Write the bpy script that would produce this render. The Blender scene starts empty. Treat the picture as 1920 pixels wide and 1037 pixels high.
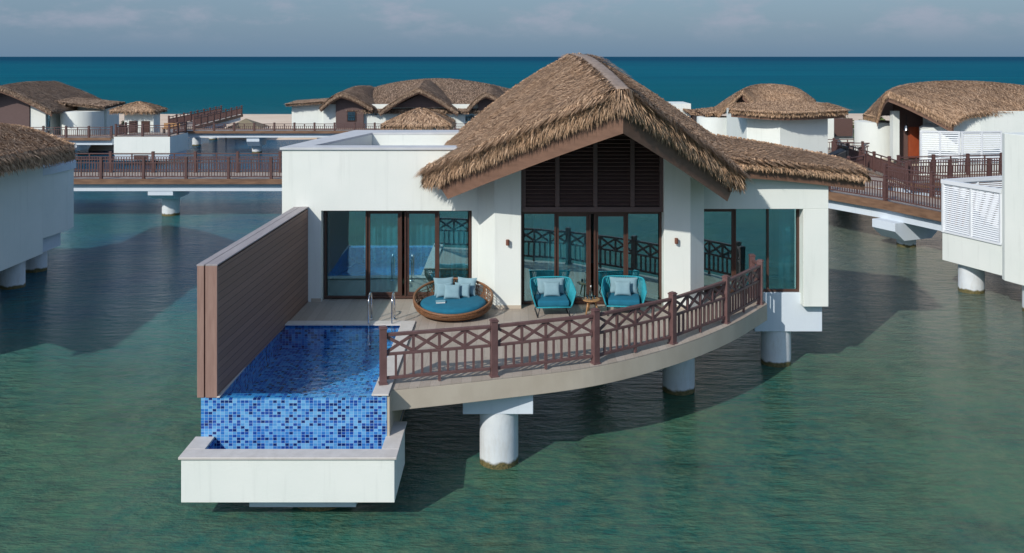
import bpy, math, random
import numpy as np
from mathutils import Vector
R = math.radians
rnd = random.Random(7)
S = bpy.context.scene
COL = S.collection

# ------------------------------------------------------------------ camera, sky, sun
cam = bpy.data.objects.new("camera", bpy.data.cameras.new("camera"))
COL.objects.link(cam)
cam.location = (0, 0, 8.4)
cam.rotation_euler = (R(90), 0, 0)
cam.data.sensor_width = 36
cam.data.lens = 32.0
cam.data.shift_y = -0.2148
cam.data.clip_start = 0.1
cam.data.clip_end = 60000
S.camera = cam
S.render.resolution_x = 1024
S.render.resolution_y = 553
S.view_settings.view_transform = 'Standard'
S.view_settings.look = 'None'
S.view_settings.exposure = 0.0
S.view_settings.gamma = 1.0
SUN_T = Vector((0.9, 1.2, -1.0)).normalized()       # way the light travels
sun = bpy.data.objects.new("sun", bpy.data.lights.new("sun", 'SUN'))
COL.objects.link(sun)
sun.rotation_euler = (-SUN_T).to_track_quat('Z', 'Y').to_euler()
sun.location = (-20, -20, 30)
sun.data.energy = 3.35
sun.data.angle = R(0.55)
sun.data.color = (1.0, 0.95, 0.875)
W = bpy.data.worlds.new("World")
S.world = W
W.use_nodes = True
wt = W.node_tree
wt.nodes.clear()
def wn(t, **k):
    n = wt.nodes.new(t)
    for a, b in k.items(): setattr(n, a, b)
    return n
wo = wn('ShaderNodeOutputWorld'); bg = wn('ShaderNodeBackground')
sky = wn('ShaderNodeTexSky', sky_type='NISHITA', sun_disc=False)
sky.sun_elevation = math.asin(-SUN_T.z)
sky.sun_rotation = math.atan2(-SUN_T.x, -SUN_T.y)
sky.air_density = 1.0; sky.dust_density = 0.6; sky.ozone_density = 2.0; sky.altitude = 0
bg.inputs[1].default_value = 0.15
tc = wn('ShaderNodeTexCoord')
sp = wn('ShaderNodeSeparateXYZ'); wt.links.new(tc.outputs['Generated'], sp.inputs[0])
# blue-grey tint of the hazy sky, strongest at the horizon
mr = wn('ShaderNodeMapRange'); mr.inputs[1].default_value = -0.02; mr.inputs[2].default_value = 0.50
wt.links.new(sp.outputs['Z'], mr.inputs[0])
mul = wn('ShaderNodeMix', data_type='RGBA'); mul.inputs['A'].default_value = (0.92, 1.56, 2.36, 1)
wt.links.new(mr.outputs[0], mul.inputs['Factor']); wt.links.new(sky.outputs[0], mul.inputs['B'])
# clouds
mp = wn('ShaderNodeMapping'); mp.inputs['Scale'].default_value = (1.0, 1.0, 2.6)
mp.inputs['Location'].default_value = (0.35, 0.1, 0.05)
wt.links.new(tc.outputs['Generated'], mp.inputs[0])
nz = wn('ShaderNodeTexNoise'); nz.inputs['Scale'].default_value = 11.0; nz.inputs['Detail'].default_value = 9
nz.inputs['Roughness'].default_value = 0.58
wt.links.new(mp.outputs[0], nz.inputs['Vector'])
cr = wn('ShaderNodeMapRange', interpolation_type='SMOOTHSTEP'); cr.inputs[1].default_value = 0.47; cr.inputs[2].default_value = 0.68
wt.links.new(nz.outputs[0], cr.inputs[0])
up = wn('ShaderNodeMapRange', interpolation_type='SMOOTHSTEP'); up.inputs[1].default_value = 0.008; up.inputs[2].default_value = 0.045
wt.links.new(sp.outputs['Z'], up.inputs[0])
cm = wn('ShaderNodeMath', operation='MULTIPLY'); wt.links.new(cr.outputs[0], cm.inputs[0]); wt.links.new(up.outputs[0], cm.inputs[1])
cm2 = wn('ShaderNodeMath', operation='MULTIPLY'); wt.links.new(cm.outputs[0], cm2.inputs[0]); cm2.inputs[1].default_value = 0.60
cl = wn('ShaderNodeMix', data_type='RGBA'); cl.inputs['B'].default_value = (2.5, 2.65, 3.3, 1)
wt.links.new(cm2.outputs[0], cl.inputs['Factor']); wt.links.new(mul.outputs['Result'], cl.inputs['A'])
wt.links.new(cl.outputs['Result'], bg.inputs[0]); wt.links.new(bg.outputs[0], wo.inputs[0])

# ------------------------------------------------------------------ materials
def newmat(name):
    m = bpy.data.materials.new(name); m.use_nodes = True
    nt = m.node_tree; b = nt.nodes['Principled BSDF']
    return m, nt, b
def nd(nt, t, **k):
    n = nt.nodes.new(t)
    for a, b in k.items(): setattr(n, a, b)
    return n
def noise(nt, scale, detail=4, vec=None, rough=0.55, stretch=None):
    n = nd(nt, 'ShaderNodeTexNoise'); n.inputs['Scale'].default_value = scale
    n.inputs['Detail'].default_value = detail; n.inputs['Roughness'].default_value = rough
    src = vec
    if vec is None:
        g = nd(nt, 'ShaderNodeNewGeometry'); src = g.outputs['Position']
    if stretch:
        m = nd(nt, 'ShaderNodeMapping'); m.inputs['Scale'].default_value = stretch
        nt.links.new(src, m.inputs[0]); src = m.outputs[0]
    nt.links.new(src, n.inputs['Vector'])
    return n.outputs[0]
def rng(nt, src, a, b, c=0.0, d=1.0, smooth=False):
    n = nd(nt, 'ShaderNodeMapRange')
    if smooth: n.interpolation_type = 'SMOOTHSTEP'
    for i, v in zip((1, 2, 3, 4), (a, b, c, d)): n.inputs[i].default_value = v
    nt.links.new(src, n.inputs[0]); return n.outputs[0]
def mix(nt, fac, a, b, blend='MIX'):
    n = nd(nt, 'ShaderNodeMix', data_type='RGBA', blend_type=blend)
    for k, v in (('Factor', fac), ('A', a), ('B', b)):
        if isinstance(v, (tuple, float, int)):
            n.inputs[k].default_value = v if not isinstance(v, tuple) else (*v, 1)[:4]
        else: nt.links.new(v, n.inputs[k])
    return n.outputs['Result']
def math_(nt, op, a, b=0.0):
    n = nd(nt, 'ShaderNodeMath', operation=op)
    for i, v in enumerate((a, b)):
        if isinstance(v, (int, float)): n.inputs[i].default_value = v
        else: nt.links.new(v, n.inputs[i])
    return n.outputs[0]
def bump(nt, b, h, strength=0.3, dist=0.02):
    n = nd(nt, 'ShaderNodeBump'); n.inputs['Strength'].default_value = strength
    n.inputs['Distance'].default_value = dist
    nt.links.new(h, n.inputs['Height']); nt.links.new(n.outputs[0], b.inputs['Normal']); return n
def mottled(name, c1, c2, scale=3.0, rough=0.7, bs=0.2, bd=0.01, bscale=40, metallic=0.0, stretch=None):
    m, nt, b = newmat(name)
    f = rng(nt, noise(nt, scale, 6, stretch=stretch), 0.3, 0.7)
    nt.links.new(mix(nt, f, c1, c2), b.inputs['Base Color'])
    b.inputs['Roughness'].default_value = rough; b.inputs['Metallic'].default_value = metallic
    if bs: bump(nt, b, noise(nt, bscale, 4, stretch=stretch), bs, bd)
    return m
M = {}
def plaster(name, c1, c2):
    m, nt, b = newmat(name)
    f = rng(nt, noise(nt, 0.9, 6), 0.25, 0.75)
    col = mix(nt, f, c1, c2)
    st = rng(nt, noise(nt, 2.2, 5, stretch=(3.0, 3.0, 0.22)), 0.56, 0.80)      # faint rain streaks
    col = mix(nt, math_(nt, 'MULTIPLY', st, 0.33), col, tuple(c * 0.72 for c in c1))
    nt.links.new(col, b.inputs['Base Color']); b.inputs['Roughness'].default_value = 0.85
    bump(nt, b, noise(nt, 30, 5), 0.25, 0.01)
    return m
M['plaster'] = plaster('white_plaster', (0.74, 0.785, 0.735), (0.81, 0.84, 0.79))
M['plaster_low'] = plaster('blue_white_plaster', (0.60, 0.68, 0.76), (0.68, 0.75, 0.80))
M['roofmembrane'] = mottled('roof_membrane', (0.40, 0.42, 0.44), (0.48, 0.50, 0.51), 1.5)
M['cap'] = mottled('parapet_cap', (0.52, 0.54, 0.56), (0.62, 0.64, 0.65), 2.0)
M['slab'] = mottled('slab_concrete', (0.46, 0.395, 0.31), (0.55, 0.485, 0.39), 1.6, 0.8, stretch=(1, 1, 0.6))
M['sand'] = mottled('beach_sand', (0.68, 0.53, 0.39), (0.78, 0.64, 0.50), 0.25, 0.95, 0.4, 0.1, 6)
M['grout'] = mottled('coping_stone', (0.55, 0.52, 0.48), (0.64, 0.61, 0.57), 6.0, 0.6)
def column_mat():
    m, nt, b = newmat('column_concrete')
    g = nd(nt, 'ShaderNodeNewGeometry'); s = nd(nt, 'ShaderNodeSeparateXYZ'); nt.links.new(g.outputs['Position'], s.inputs[0])
    base = mix(nt, rng(nt, noise(nt, 2.0, 6), 0.3, 0.7), (0.62, 0.67, 0.70), (0.72, 0.76, 0.78))
    stain = rng(nt, noise(nt, 3.0, 7, stretch=(2, 2, 0.5), rough=0.7), 0.48, 0.72)
    base = mix(nt, math_(nt, 'MULTIPLY', stain, 0.35), base, (0.45, 0.40, 0.32))
    edge = math_(nt, 'ADD', s.outputs['Z'], math_(nt, 'MULTIPLY', noise(nt, 4, 6), 0.22))
    alg = rng(nt, edge, 0.20, 0.27, 1.0, 0.0, True)
    algc = mix(nt, rng(nt, noise(nt, 24, 5), 0.35, 0.65), (0.055, 0.06, 0.022), (0.20, 0.155, 0.06))
    nt.links.new(mix(nt, alg, base, algc), b.inputs['Base Color'])
    b.inputs['Roughness'].default_value = 0.75
    bump(nt, b, noise(nt, 18, 5), 0.3, 0.02)
    return m
M['column'] = column_mat()
def wood(name, c1, c2, grain=(1, 1, 12), rough=0.55, sc=3.0):
    m, nt, b = newmat(name)
    f = rng(nt, noise(nt, sc, 7, stretch=grain, rough=0.65), 0.3, 0.7)
    nt.links.new(mix(nt, f, c1, c2), b.inputs['Base Color'])
    b.inputs['Roughness'].default_value = rough
    bump(nt, b, noise(nt, sc * 4, 4, stretch=grain), 0.2, 0.01)
    return m
M['rail'] = wood('railing_composite', (0.115, 0.060, 0.058), (0.165, 0.090, 0.086), (2, 2, 2), 0.5)
M['rail_far'] = wood('railing_far', (0.085, 0.042, 0.038), (0.125, 0.062, 0.055), (2, 2, 2), 0.6)
M['frame'] = wood('window_frame', (0.060, 0.028, 0.020), (0.085, 0.042, 0.030), (3, 3, 1), 0.4)
M['louver'] = wood('louver_dark', (0.10, 0.062, 0.058), (0.14, 0.088, 0.08), (1, 8, 8), 0.5)
M['barge'] = wood('barge_board', (0.145, 0.078, 0.050), (0.21, 0.115, 0.075), (1.2, 1.2, 5), 0.6, 2.0)
M['soffit'] = wood('soffit_board', (0.10, 0.055, 0.038), (0.14, 0.078, 0.052), (4, 1, 1), 0.7)
M['fascia'] = wood('fascia_timber', (0.12, 0.062, 0.035), (0.27, 0.155, 0.090), (0.5, 0.5, 2.5), 0.7, 2.4)
M['door'] = wood('red_door', (0.26, 0.05, 0.018), (0.34, 0.075, 0.025), (3, 3, 1), 0.45)
M['white_paint'] = mottled('white_painted_metal', (0.74, 0.77, 0.80), (0.80, 0.83, 0.85), 1.0, 0.5, 0)
M['louver_brown'] = wood('brown_cladding', (0.10, 0.058, 0.050), (0.14, 0.080, 0.068), (1, 1, 10), 0.7)

def screen_mat():
    m, nt, b = newmat('screen_boards')
    g = nd(nt, 'ShaderNodeNewGeometry'); s = nd(nt, 'ShaderNodeSeparateXYZ'); nt.links.new(g.outputs['Position'], s.inputs[0])
    bz = math_(nt, 'DIVIDE', s.outputs['Z'], 0.145)
    fl = math_(nt, 'FLOOR', bz); fr = math_(nt, 'FRACT', bz)
    wnz = nd(nt, 'ShaderNodeTexWhiteNoise', noise_dimensions='1D'); nt.links.new(fl, wnz.inputs['W'])
    base = mix(nt, wnz.outputs['Value'], (0.245, 0.145, 0.108), (0.31, 0.185, 0.140))
    gr = rng(nt, noise(nt, 6, 6, stretch=(1, 0.5, 14)), 0.3, 0.7)
    base = mix(nt, math_(nt, 'MULTIPLY', gr, 0.5), base, (0.18, 0.105, 0.078))
    gap = math_(nt, 'LESS_THAN', fr, 0.07)
    nt.links.new(mix(nt, gap, base, (0.075, 0.046, 0.036)), b.inputs['Base Color'])
    b.inputs['Roughness'].default_value = 0.6
    bump(nt, b, math_(nt, 'SUBTRACT', 1.0, gap), 0.6, 0.008)
    return m
M['screen'] = screen_mat()
M['screen_end'] = wood('screen_end_board', (0.26, 0.155, 0.125), (0.34, 0.215, 0.175), (6, 6, 0.7), 0.6)
M['screen_cap'] = wood('screen_cap_board', (0.30, 0.27, 0.27), (0.40, 0.37, 0.37), (3, 0.5, 1), 0.6)
def deck_mat():
    m, nt, b = newmat('deck_tiles')
    g = nd(nt, 'ShaderNodeNewGeometry'); s = nd(nt, 'ShaderNodeSeparateXYZ'); nt.links.new(g.outputs['Position'], s.inputs[0])
    rx = math_(nt, 'DIVIDE', s.outputs['X'], 0.20); row = math_(nt, 'FLOOR', rx); frx = math_(nt, 'FRACT', rx)
    yy = math_(nt, 'ADD', math_(nt, 'DIVIDE', s.outputs['Y'], 1.2), math_(nt, 'MULTIPLY', row, 0.37))
    cy = math_(nt, 'FLOOR', yy); fry = math_(nt, 'FRACT', yy)
    cb = nd(nt, 'ShaderNodeCombineXYZ'); nt.links.new(row, cb.inputs[0]); nt.links.new(cy, cb.inputs[1])
    w = nd(nt, 'ShaderNodeTexWhiteNoise'); nt.links.new(cb.outputs[0], w.inputs['Vector'])
    c = mix(nt, w.outputs['Value'], (0.37, 0.315, 0.26), (0.47, 0.41, 0.35))
    gr = rng(nt, noise(nt, 5, 6, stretch=(9, 1, 1)), 0.35, 0.7)
    c = mix(nt, math_(nt, 'MULTIPLY', gr, 0.4), c, (0.33, 0.275, 0.225))
    gap = math_(nt, 'MAXIMUM', math_(nt, 'LESS_THAN', frx, 0.035), math_(nt, 'LESS_THAN', fry, 0.006))
    nt.links.new(mix(nt, math_(nt, 'MULTIPLY', gap, 0.6), c, (0.20, 0.17, 0.14)), b.inputs['Base Color'])
    b.inputs['Roughness'].default_value = 0.55
    return m
M['deck'] = deck_mat()
def mosaic():
    m, nt, b = newmat('blue_mosaic')
    g = nd(nt, 'ShaderNodeNewGeometry')
    sc = nd(nt, 'ShaderNodeVectorMath', operation='MULTIPLY'); sc.inputs[1].default_value = (1 / 0.076, 1 / 0.085, 1 / 0.054)
    ad = nd(nt, 'ShaderNodeVectorMath', operation='ADD'); ad.inputs[1].default_value = (1000.31, 1000.47, 1000.4)
    nt.links.new(g.outputs['Position'], sc.inputs[0]); nt.links.new(sc.outputs[0], ad.inputs[0])
    fl = nd(nt, 'ShaderNodeVectorMath', operation='FLOOR'); nt.links.new(ad.outputs[0], fl.inputs[0])
    fr = nd(nt, 'ShaderNodeVectorMath', operation='FRACTION'); nt.links.new(ad.outputs[0], fr.inputs[0])
    w = nd(nt, 'ShaderNodeTexWhiteNoise'); nt.links.new(fl.outputs[0], w.inputs['Vector'])
    ramp = nd(nt, 'ShaderNodeValToRGB'); ramp.color_ramp.interpolation = 'CONSTANT'
    e = ramp.color_ramp.elements
    e[0].position = 0; e[0].color = (0.085, 0.31, 0.63, 1)
    e[1].position = 0.30; e[1].color = (0.15, 0.41, 0.70, 1)
    for p, c in ((0.46, (0.030, 0.18, 0.52)), (0.68, (0.010, 0.065, 0.33)), (0.86, (0.004, 0.022, 0.14))):
        x = e.new(p); x.color = (*c, 1)
    nt.links.new(w.outputs['Value'], ramp.inputs[0])
    sf = nd(nt, 'ShaderNodeSeparateXYZ'); nt.links.new(fr.outputs[0], sf.inputs[0])
    ab = nd(nt, 'ShaderNodeVectorMath', operation='ABSOLUTE'); nt.links.new(g.outputs['Normal'], ab.inputs[0])
    sn = nd(nt, 'ShaderNodeSeparateXYZ'); nt.links.new(ab.outputs[0], sn.inputs[0])
    gs = []
    for k in range(3):
        gs.append(math_(nt, 'MULTIPLY', math_(nt, 'LESS_THAN', sf.outputs[k], 0.09), math_(nt, 'LESS_THAN', sn.outputs[k], 0.5)))
    gap = math_(nt, 'MAXIMUM', math_(nt, 'MAXIMUM', gs[0], gs[1]), gs[2])
    nt.links.new(mix(nt, gap, ramp.outputs[0], (0.33, 0.52, 0.72)), b.inputs['Base Color'])
    b.inputs['Roughness'].default_value = 0.25
    return m
M['mosaic'] = mosaic()
def thatch_mat(name, bright=1.0, grey=0.0):
    m, nt, b = newmat(name)
    a = nd(nt, 'ShaderNodeAttribute'); a.attribute_name = 'strand'
    ramp = nd(nt, 'ShaderNodeValToRGB'); e = ramp.color_ramp.elements
    cs = [(0.0, (0.075, 0.050, 0.032)), (0.25, (0.21, 0.145, 0.092)), (0.5, (0.34, 0.245, 0.160)), (0.75, (0.44, 0.325, 0.22)), (1.0, (0.58, 0.46, 0.33))]
    e[0].position = cs[0][0]; e[1].position = 1.0
    def adj(c):
        l = sum(c) / 3
        return tuple(bright * k * (v * (1 - grey) + l * grey) for v, k in zip(c, (1.08, 0.95, 0.87))) + (1,)
    e[0].color = adj(cs[0][1]); e[1].color = adj(cs[-1][1])
    for p, c in cs[1:-1]:
        x = e.new(p); x.color = adj(c)
    nt.links.new(a.outputs['Fac'], ramp.inputs[0])
    big = rng(nt, noise(nt, 0.8, 4), 0.3, 0.7, 0.0, 0.30)
    nt.links.new(mix(nt, big, ramp.outputs[0], (0.26 * bright, 0.20 * bright, 0.155 * bright)), b.inputs['Base Color'])
    b.inputs['Roughness'].default_value = 0.85
    b.inputs['Specular IOR Level'].default_value = 0.2
    bump(nt, b, noise(nt, 25, 5), 0.5, 0.03)
    return m
M['thatch'] = thatch_mat('palm_thatch', 1.22)
M['thatch_far'] = thatch_mat('palm_thatch_weathered', 1.0, 0.25)
M['ridge'] = mottled('ridge_mortar', (0.22, 0.165, 0.13), (0.37, 0.29, 0.235), 5.0, 0.85, 0.9, 0.05, 9)
def glass_mat(name, tr, gl, fac):
    m, nt, b = newmat(name); nt.nodes.remove(b)
    o = nt.nodes['Material Output']
    t = nd(nt, 'ShaderNodeBsdfTransparent'); t.inputs[0].default_value = (*tr, 1)
    g = nd(nt, 'ShaderNodeBsdfGlossy'); g.inputs[0].default_value = (*gl, 1); g.inputs['Roughness'].default_value = 0.012
    bp = nd(nt, 'ShaderNodeBump'); bp.inputs['Strength'].default_value = 0.10; bp.inputs['Distance'].default_value = 0.02
    nt.links.new(noise(nt, 0.9, 2), bp.inputs['Height']); nt.links.new(bp.outputs[0], g.inputs['Normal'])
    mx = nd(nt, 'ShaderNodeMixShader'); mx.inputs[0].default_value = fac
    nt.links.new(t.outputs[0], mx.inputs[1]); nt.links.new(g.outputs[0], mx.inputs[2]); nt.links.new(mx.outputs[0], o.inputs[0])
    return m
M['glass'] = glass_mat('tinted_glass', (0.52, 0.84, 0.90), (0.66, 0.97, 1.0), 0.46)
M['glass_far'] = glass_mat('far_glass', (0.20, 0.3, 0.33), (0.55, 0.8, 0.9), 0.5)
def pool_water():
    m, nt, b = newmat('pool_water'); nt.nodes.remove(b)
    o = nt.nodes['Material Output']
    t = nd(nt, 'ShaderNodeBsdfTransparent'); t.inputs[0].default_value = (0.50, 0.86, 0.97, 1)
    g = nd(nt, 'ShaderNodeBsdfGlossy'); g.inputs['Roughness'].default_value = 0.03; g.inputs[0].default_value = (0.9, 0.95, 1, 1)
    bp = nd(nt, 'ShaderNodeBump'); bp.inputs['Strength'].default_value = 0.35; bp.inputs['Distance'].default_value = 0.05
    nt.links.new(noise(nt, 3.0, 3, stretch=(1, 2, 1)), bp.inputs['Height'])
    fz = nd(nt, 'ShaderNodeLayerWeight')
    nt.links.new(bp.outputs[0], fz.inputs['Normal']); nt.links.new(bp.outputs[0], g.inputs['Normal'])
    mx = nd(nt, 'ShaderNodeMixShader')
    nt.links.new(math_(nt, 'ADD', math_(nt, 'MULTIPLY', math_(nt, 'POWER', fz.outputs['Facing'], 4.5), 0.9), 0.02), mx.inputs[0]); nt.links.new(t.outputs[0], mx.inputs[1]); nt.links.new(g.outputs[0], mx.inputs[2])
    nt.links.new(mx.outputs[0], o.inputs[0])
    return m
M['pool_water'] = pool_water()
def sea_mat():
    m, nt, b = newmat('sea_water')
    g = nd(nt, 'ShaderNodeNewGeometry'); s = nd(nt, 'ShaderNodeSeparateXYZ'); nt.links.new(g.outputs['Position'], s.inputs[0])
    # shallow lagoon: sand and weed on the bottom seen through green water
    n1 = rng(nt, noise(nt, 0.13, 6, rough=0.6), 0.40, 0.62, smooth=True)
    n2 = rng(nt, noise(nt, 2.0, 9, rough=0.8), 0.40, 0.66)
    n3 = rng(nt, noise(nt, 0.30, 5, rough=0.65), 0.48, 0.66, smooth=True)
    a = mix(nt, n1, (0.014, 0.104, 0.088), (0.054, 0.150, 0.092))
    a = mix(nt, math_(nt, 'MULTIPLY', n3, 0.55), a, (0.018, 0.055, 0.040))
    a = mix(nt, math_(nt, 'MULTIPLY', n2, 0.75), a, (0.115, 0.175, 0.105))
    sandy = math_(nt, 'MULTIPLY', rng(nt, s.outputs['X'], 5, 15, smooth=True), rng(nt, s.outputs['Y'], 17, 32, smooth=True))
    sc_ = mix(nt, n2, (0.085, 0.122, 0.110), (0.19, 0.20, 0.155))
    a = mix(nt, math_(nt, 'MULTIPLY', sandy, 0.8), a, sc_)
    lf = math_(nt, 'MULTIPLY', rng(nt, s.outputs['X'], 4, -8, smooth=True), rng(nt, s.outputs['Y'], 20, 34, smooth=True))
    a = mix(nt, math_(nt, 'MULTIPLY', lf, 0.75), a, mix(nt, n1, (0.004, 0.108, 0.200), (0.016, 0.175, 0.205)))  # bluer left lagoon; also puts the blue of its shadowed water into the colour
    deep = rng(nt, s.outputs['Y'], 42, 70, smooth=True)
    a = mix(nt, deep, a, (0.004, 0.075, 0.150))
    sea = rng(nt, s.outputs['Y'], 118, 420, smooth=True)
    seac = mix(nt, rng(nt, noise(nt, 0.02, 6, stretch=(0.25, 1.6, 1)), 0.35, 0.65), (0.000, 0.092, 0.150), (0.002, 0.132, 0.185))
    a = mix(nt, rng(nt, s.outputs['Y'], 105, 118), a, (0.003, 0.118, 0.152))
    a = mix(nt, sea, a, seac)
    a = mix(nt, rng(nt, s.outputs['Y'], 400, 2500, 0, 1, True), a, (0.000, 0.060, 0.118))
    nt.links.new(a, b.inputs['Base Color'])
    b.inputs['IOR'].default_value = 1.33
    b.inputs['Specular Tint'].default_value = (0.34, 0.78, 1.0, 1)
    b.inputs['Roughness'].default_value = 0.10
    nt.links.new(math_(nt, 'MULTIPLY', rng(nt, s.outputs['Y'], 45, 130, 0.55, 0.06, True), rng(nt, s.outputs['Y'], 18, 40, 0.22, 1.0, True)), b.inputs['Specular IOR Level'])
    nt.links.new(rng(nt, s.outputs['Y'], 45, 200, 0.06, 0.35), b.inputs['Roughness'])
    w1 = noise(nt, 2.2, 5, stretch=(0.7, 1.9, 1), rough=0.65)
    w2 = noise(nt, 0.35, 3, stretch=(0.7, 1.6, 1))
    w3 = noise(nt, 7.0, 3, stretch=(0.8, 1.7, 1))
    h = math_(nt, 'ADD', math_(nt, 'ADD', math_(nt, 'MULTIPLY', w1, 0.75), math_(nt, 'MULTIPLY', w3, 0.10)), w2)
    bp = bump(nt, b, h, 0.7, 0.34)
    # fade short ripples with distance from the resort
    nt.links.new(math_(nt, 'MULTIPLY', rng(nt, s.outputs['Y'], 12, 34, 0.55, 1.0), rng(nt, s.outputs['Y'], 34, 900, 1.0, 0.5)), bp.inputs['Strength'])
    # far off, the wave slopes facing the viewer show the water's own colour more than the sky
    df = nd(nt, 'ShaderNodeBsdfDiffuse'); nt.links.new(a, df.inputs[0]); nt.links.new(bp.outputs[0], df.inputs['Normal'])
    ms = nd(nt, 'ShaderNodeMixShader'); nt.links.new(rng(nt, s.outputs['Y'], 60, 160, 0.0, 0.80, True), ms.inputs[0])
    nt.links.new(b.outputs[0], ms.inputs[1]); nt.links.new(df.outputs[0], ms.inputs[2]); nt.links.new(ms.outputs[0], nt.nodes['Material Output'].inputs[0])
    return m
M['sea'] = sea_mat()
def fabric(name, c1, c2, sc=250):
    return mottled(name, c1, c2, 6, 0.9, 0.35, 0.004, sc)
M['teal'] = fabric('teal_fabric', (0.004, 0.120, 0.20), (0.007, 0.155, 0.25))
M['pale'] = fabric('pale_blue_fabric', (0.20, 0.33, 0.38), (0.25, 0.39, 0.44))
M['rope'] = mottled('turquoise_rope', (0.012, 0.26, 0.33), (0.025, 0.35, 0.43), 20, 0.7, 0.3, 0.004, 200)
M['dark_metal'] = mottled('dark_metal', (0.02, 0.022, 0.026), (0.03, 0.032, 0.036), 10, 0.5, 0)
M['wicker'] = wood('wicker', (0.115, 0.046, 0.017), (0.28, 0.13, 0.055), (9, 9, 9), 0.5, 4)
M['teak'] = wood('teak', (0.32, 0.17, 0.07), (0.44, 0.25, 0.11), (2, 9, 9), 0.5)
M['steel'] = mottled('steel', (0.60, 0.62, 0.64), (0.70, 0.72, 0.74), 5, 0.18, 0, metallic=1.0)
M['curtain'] = mottled('curtain', (0.76, 0.79, 0.79), (0.82, 0.84, 0.84), 3, 0.9, 0)
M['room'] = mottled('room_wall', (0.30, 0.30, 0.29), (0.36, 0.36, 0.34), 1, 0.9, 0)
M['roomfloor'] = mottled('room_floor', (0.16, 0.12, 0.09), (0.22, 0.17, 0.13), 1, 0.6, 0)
M['book'] = mottled('book_cover', (0.16, 0.33, 0.40), (0.2, 0.38, 0.45), 5, 0.6, 0)
M['paper'] = mottled('paper', (0.75, 0.75, 0.72), (0.8, 0.8, 0.78), 5, 0.8, 0)
M['lamp'] = mottled('copper_lamp', (0.15, 0.055, 0.035), (0.20, 0.08, 0.05), 8, 0.5, 0)
M['canvas'] = mottled('khaki_canvas', (0.20, 0.17, 0.11), (0.25, 0.21, 0.14), 2, 0.9, 0.1)
m_, nt_, b_ = newmat('clear_glass'); b_.inputs['Transmission Weight'].default_value = 1.0
b_.inputs['Roughness'].default_value = 0.02; b_.inputs['Base Color'].default_value = (0.92, 0.97, 0.97, 1); M['clear'] = m_
def leaf_mat():
    m, nt, b = newmat('shrub_leaf')
    a = nd(nt, 'ShaderNodeAttribute'); a.attribute_name = 'strand'
    nt.links.new(mix(nt, a.outputs['Fac'], (0.045, 0.075, 0.020), (0.15, 0.19, 0.055)), b.inputs['Base Color'])
    b.inputs['Roughness'].default_value = 0.7
    return m
M['leaf'] = leaf_mat()

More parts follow.
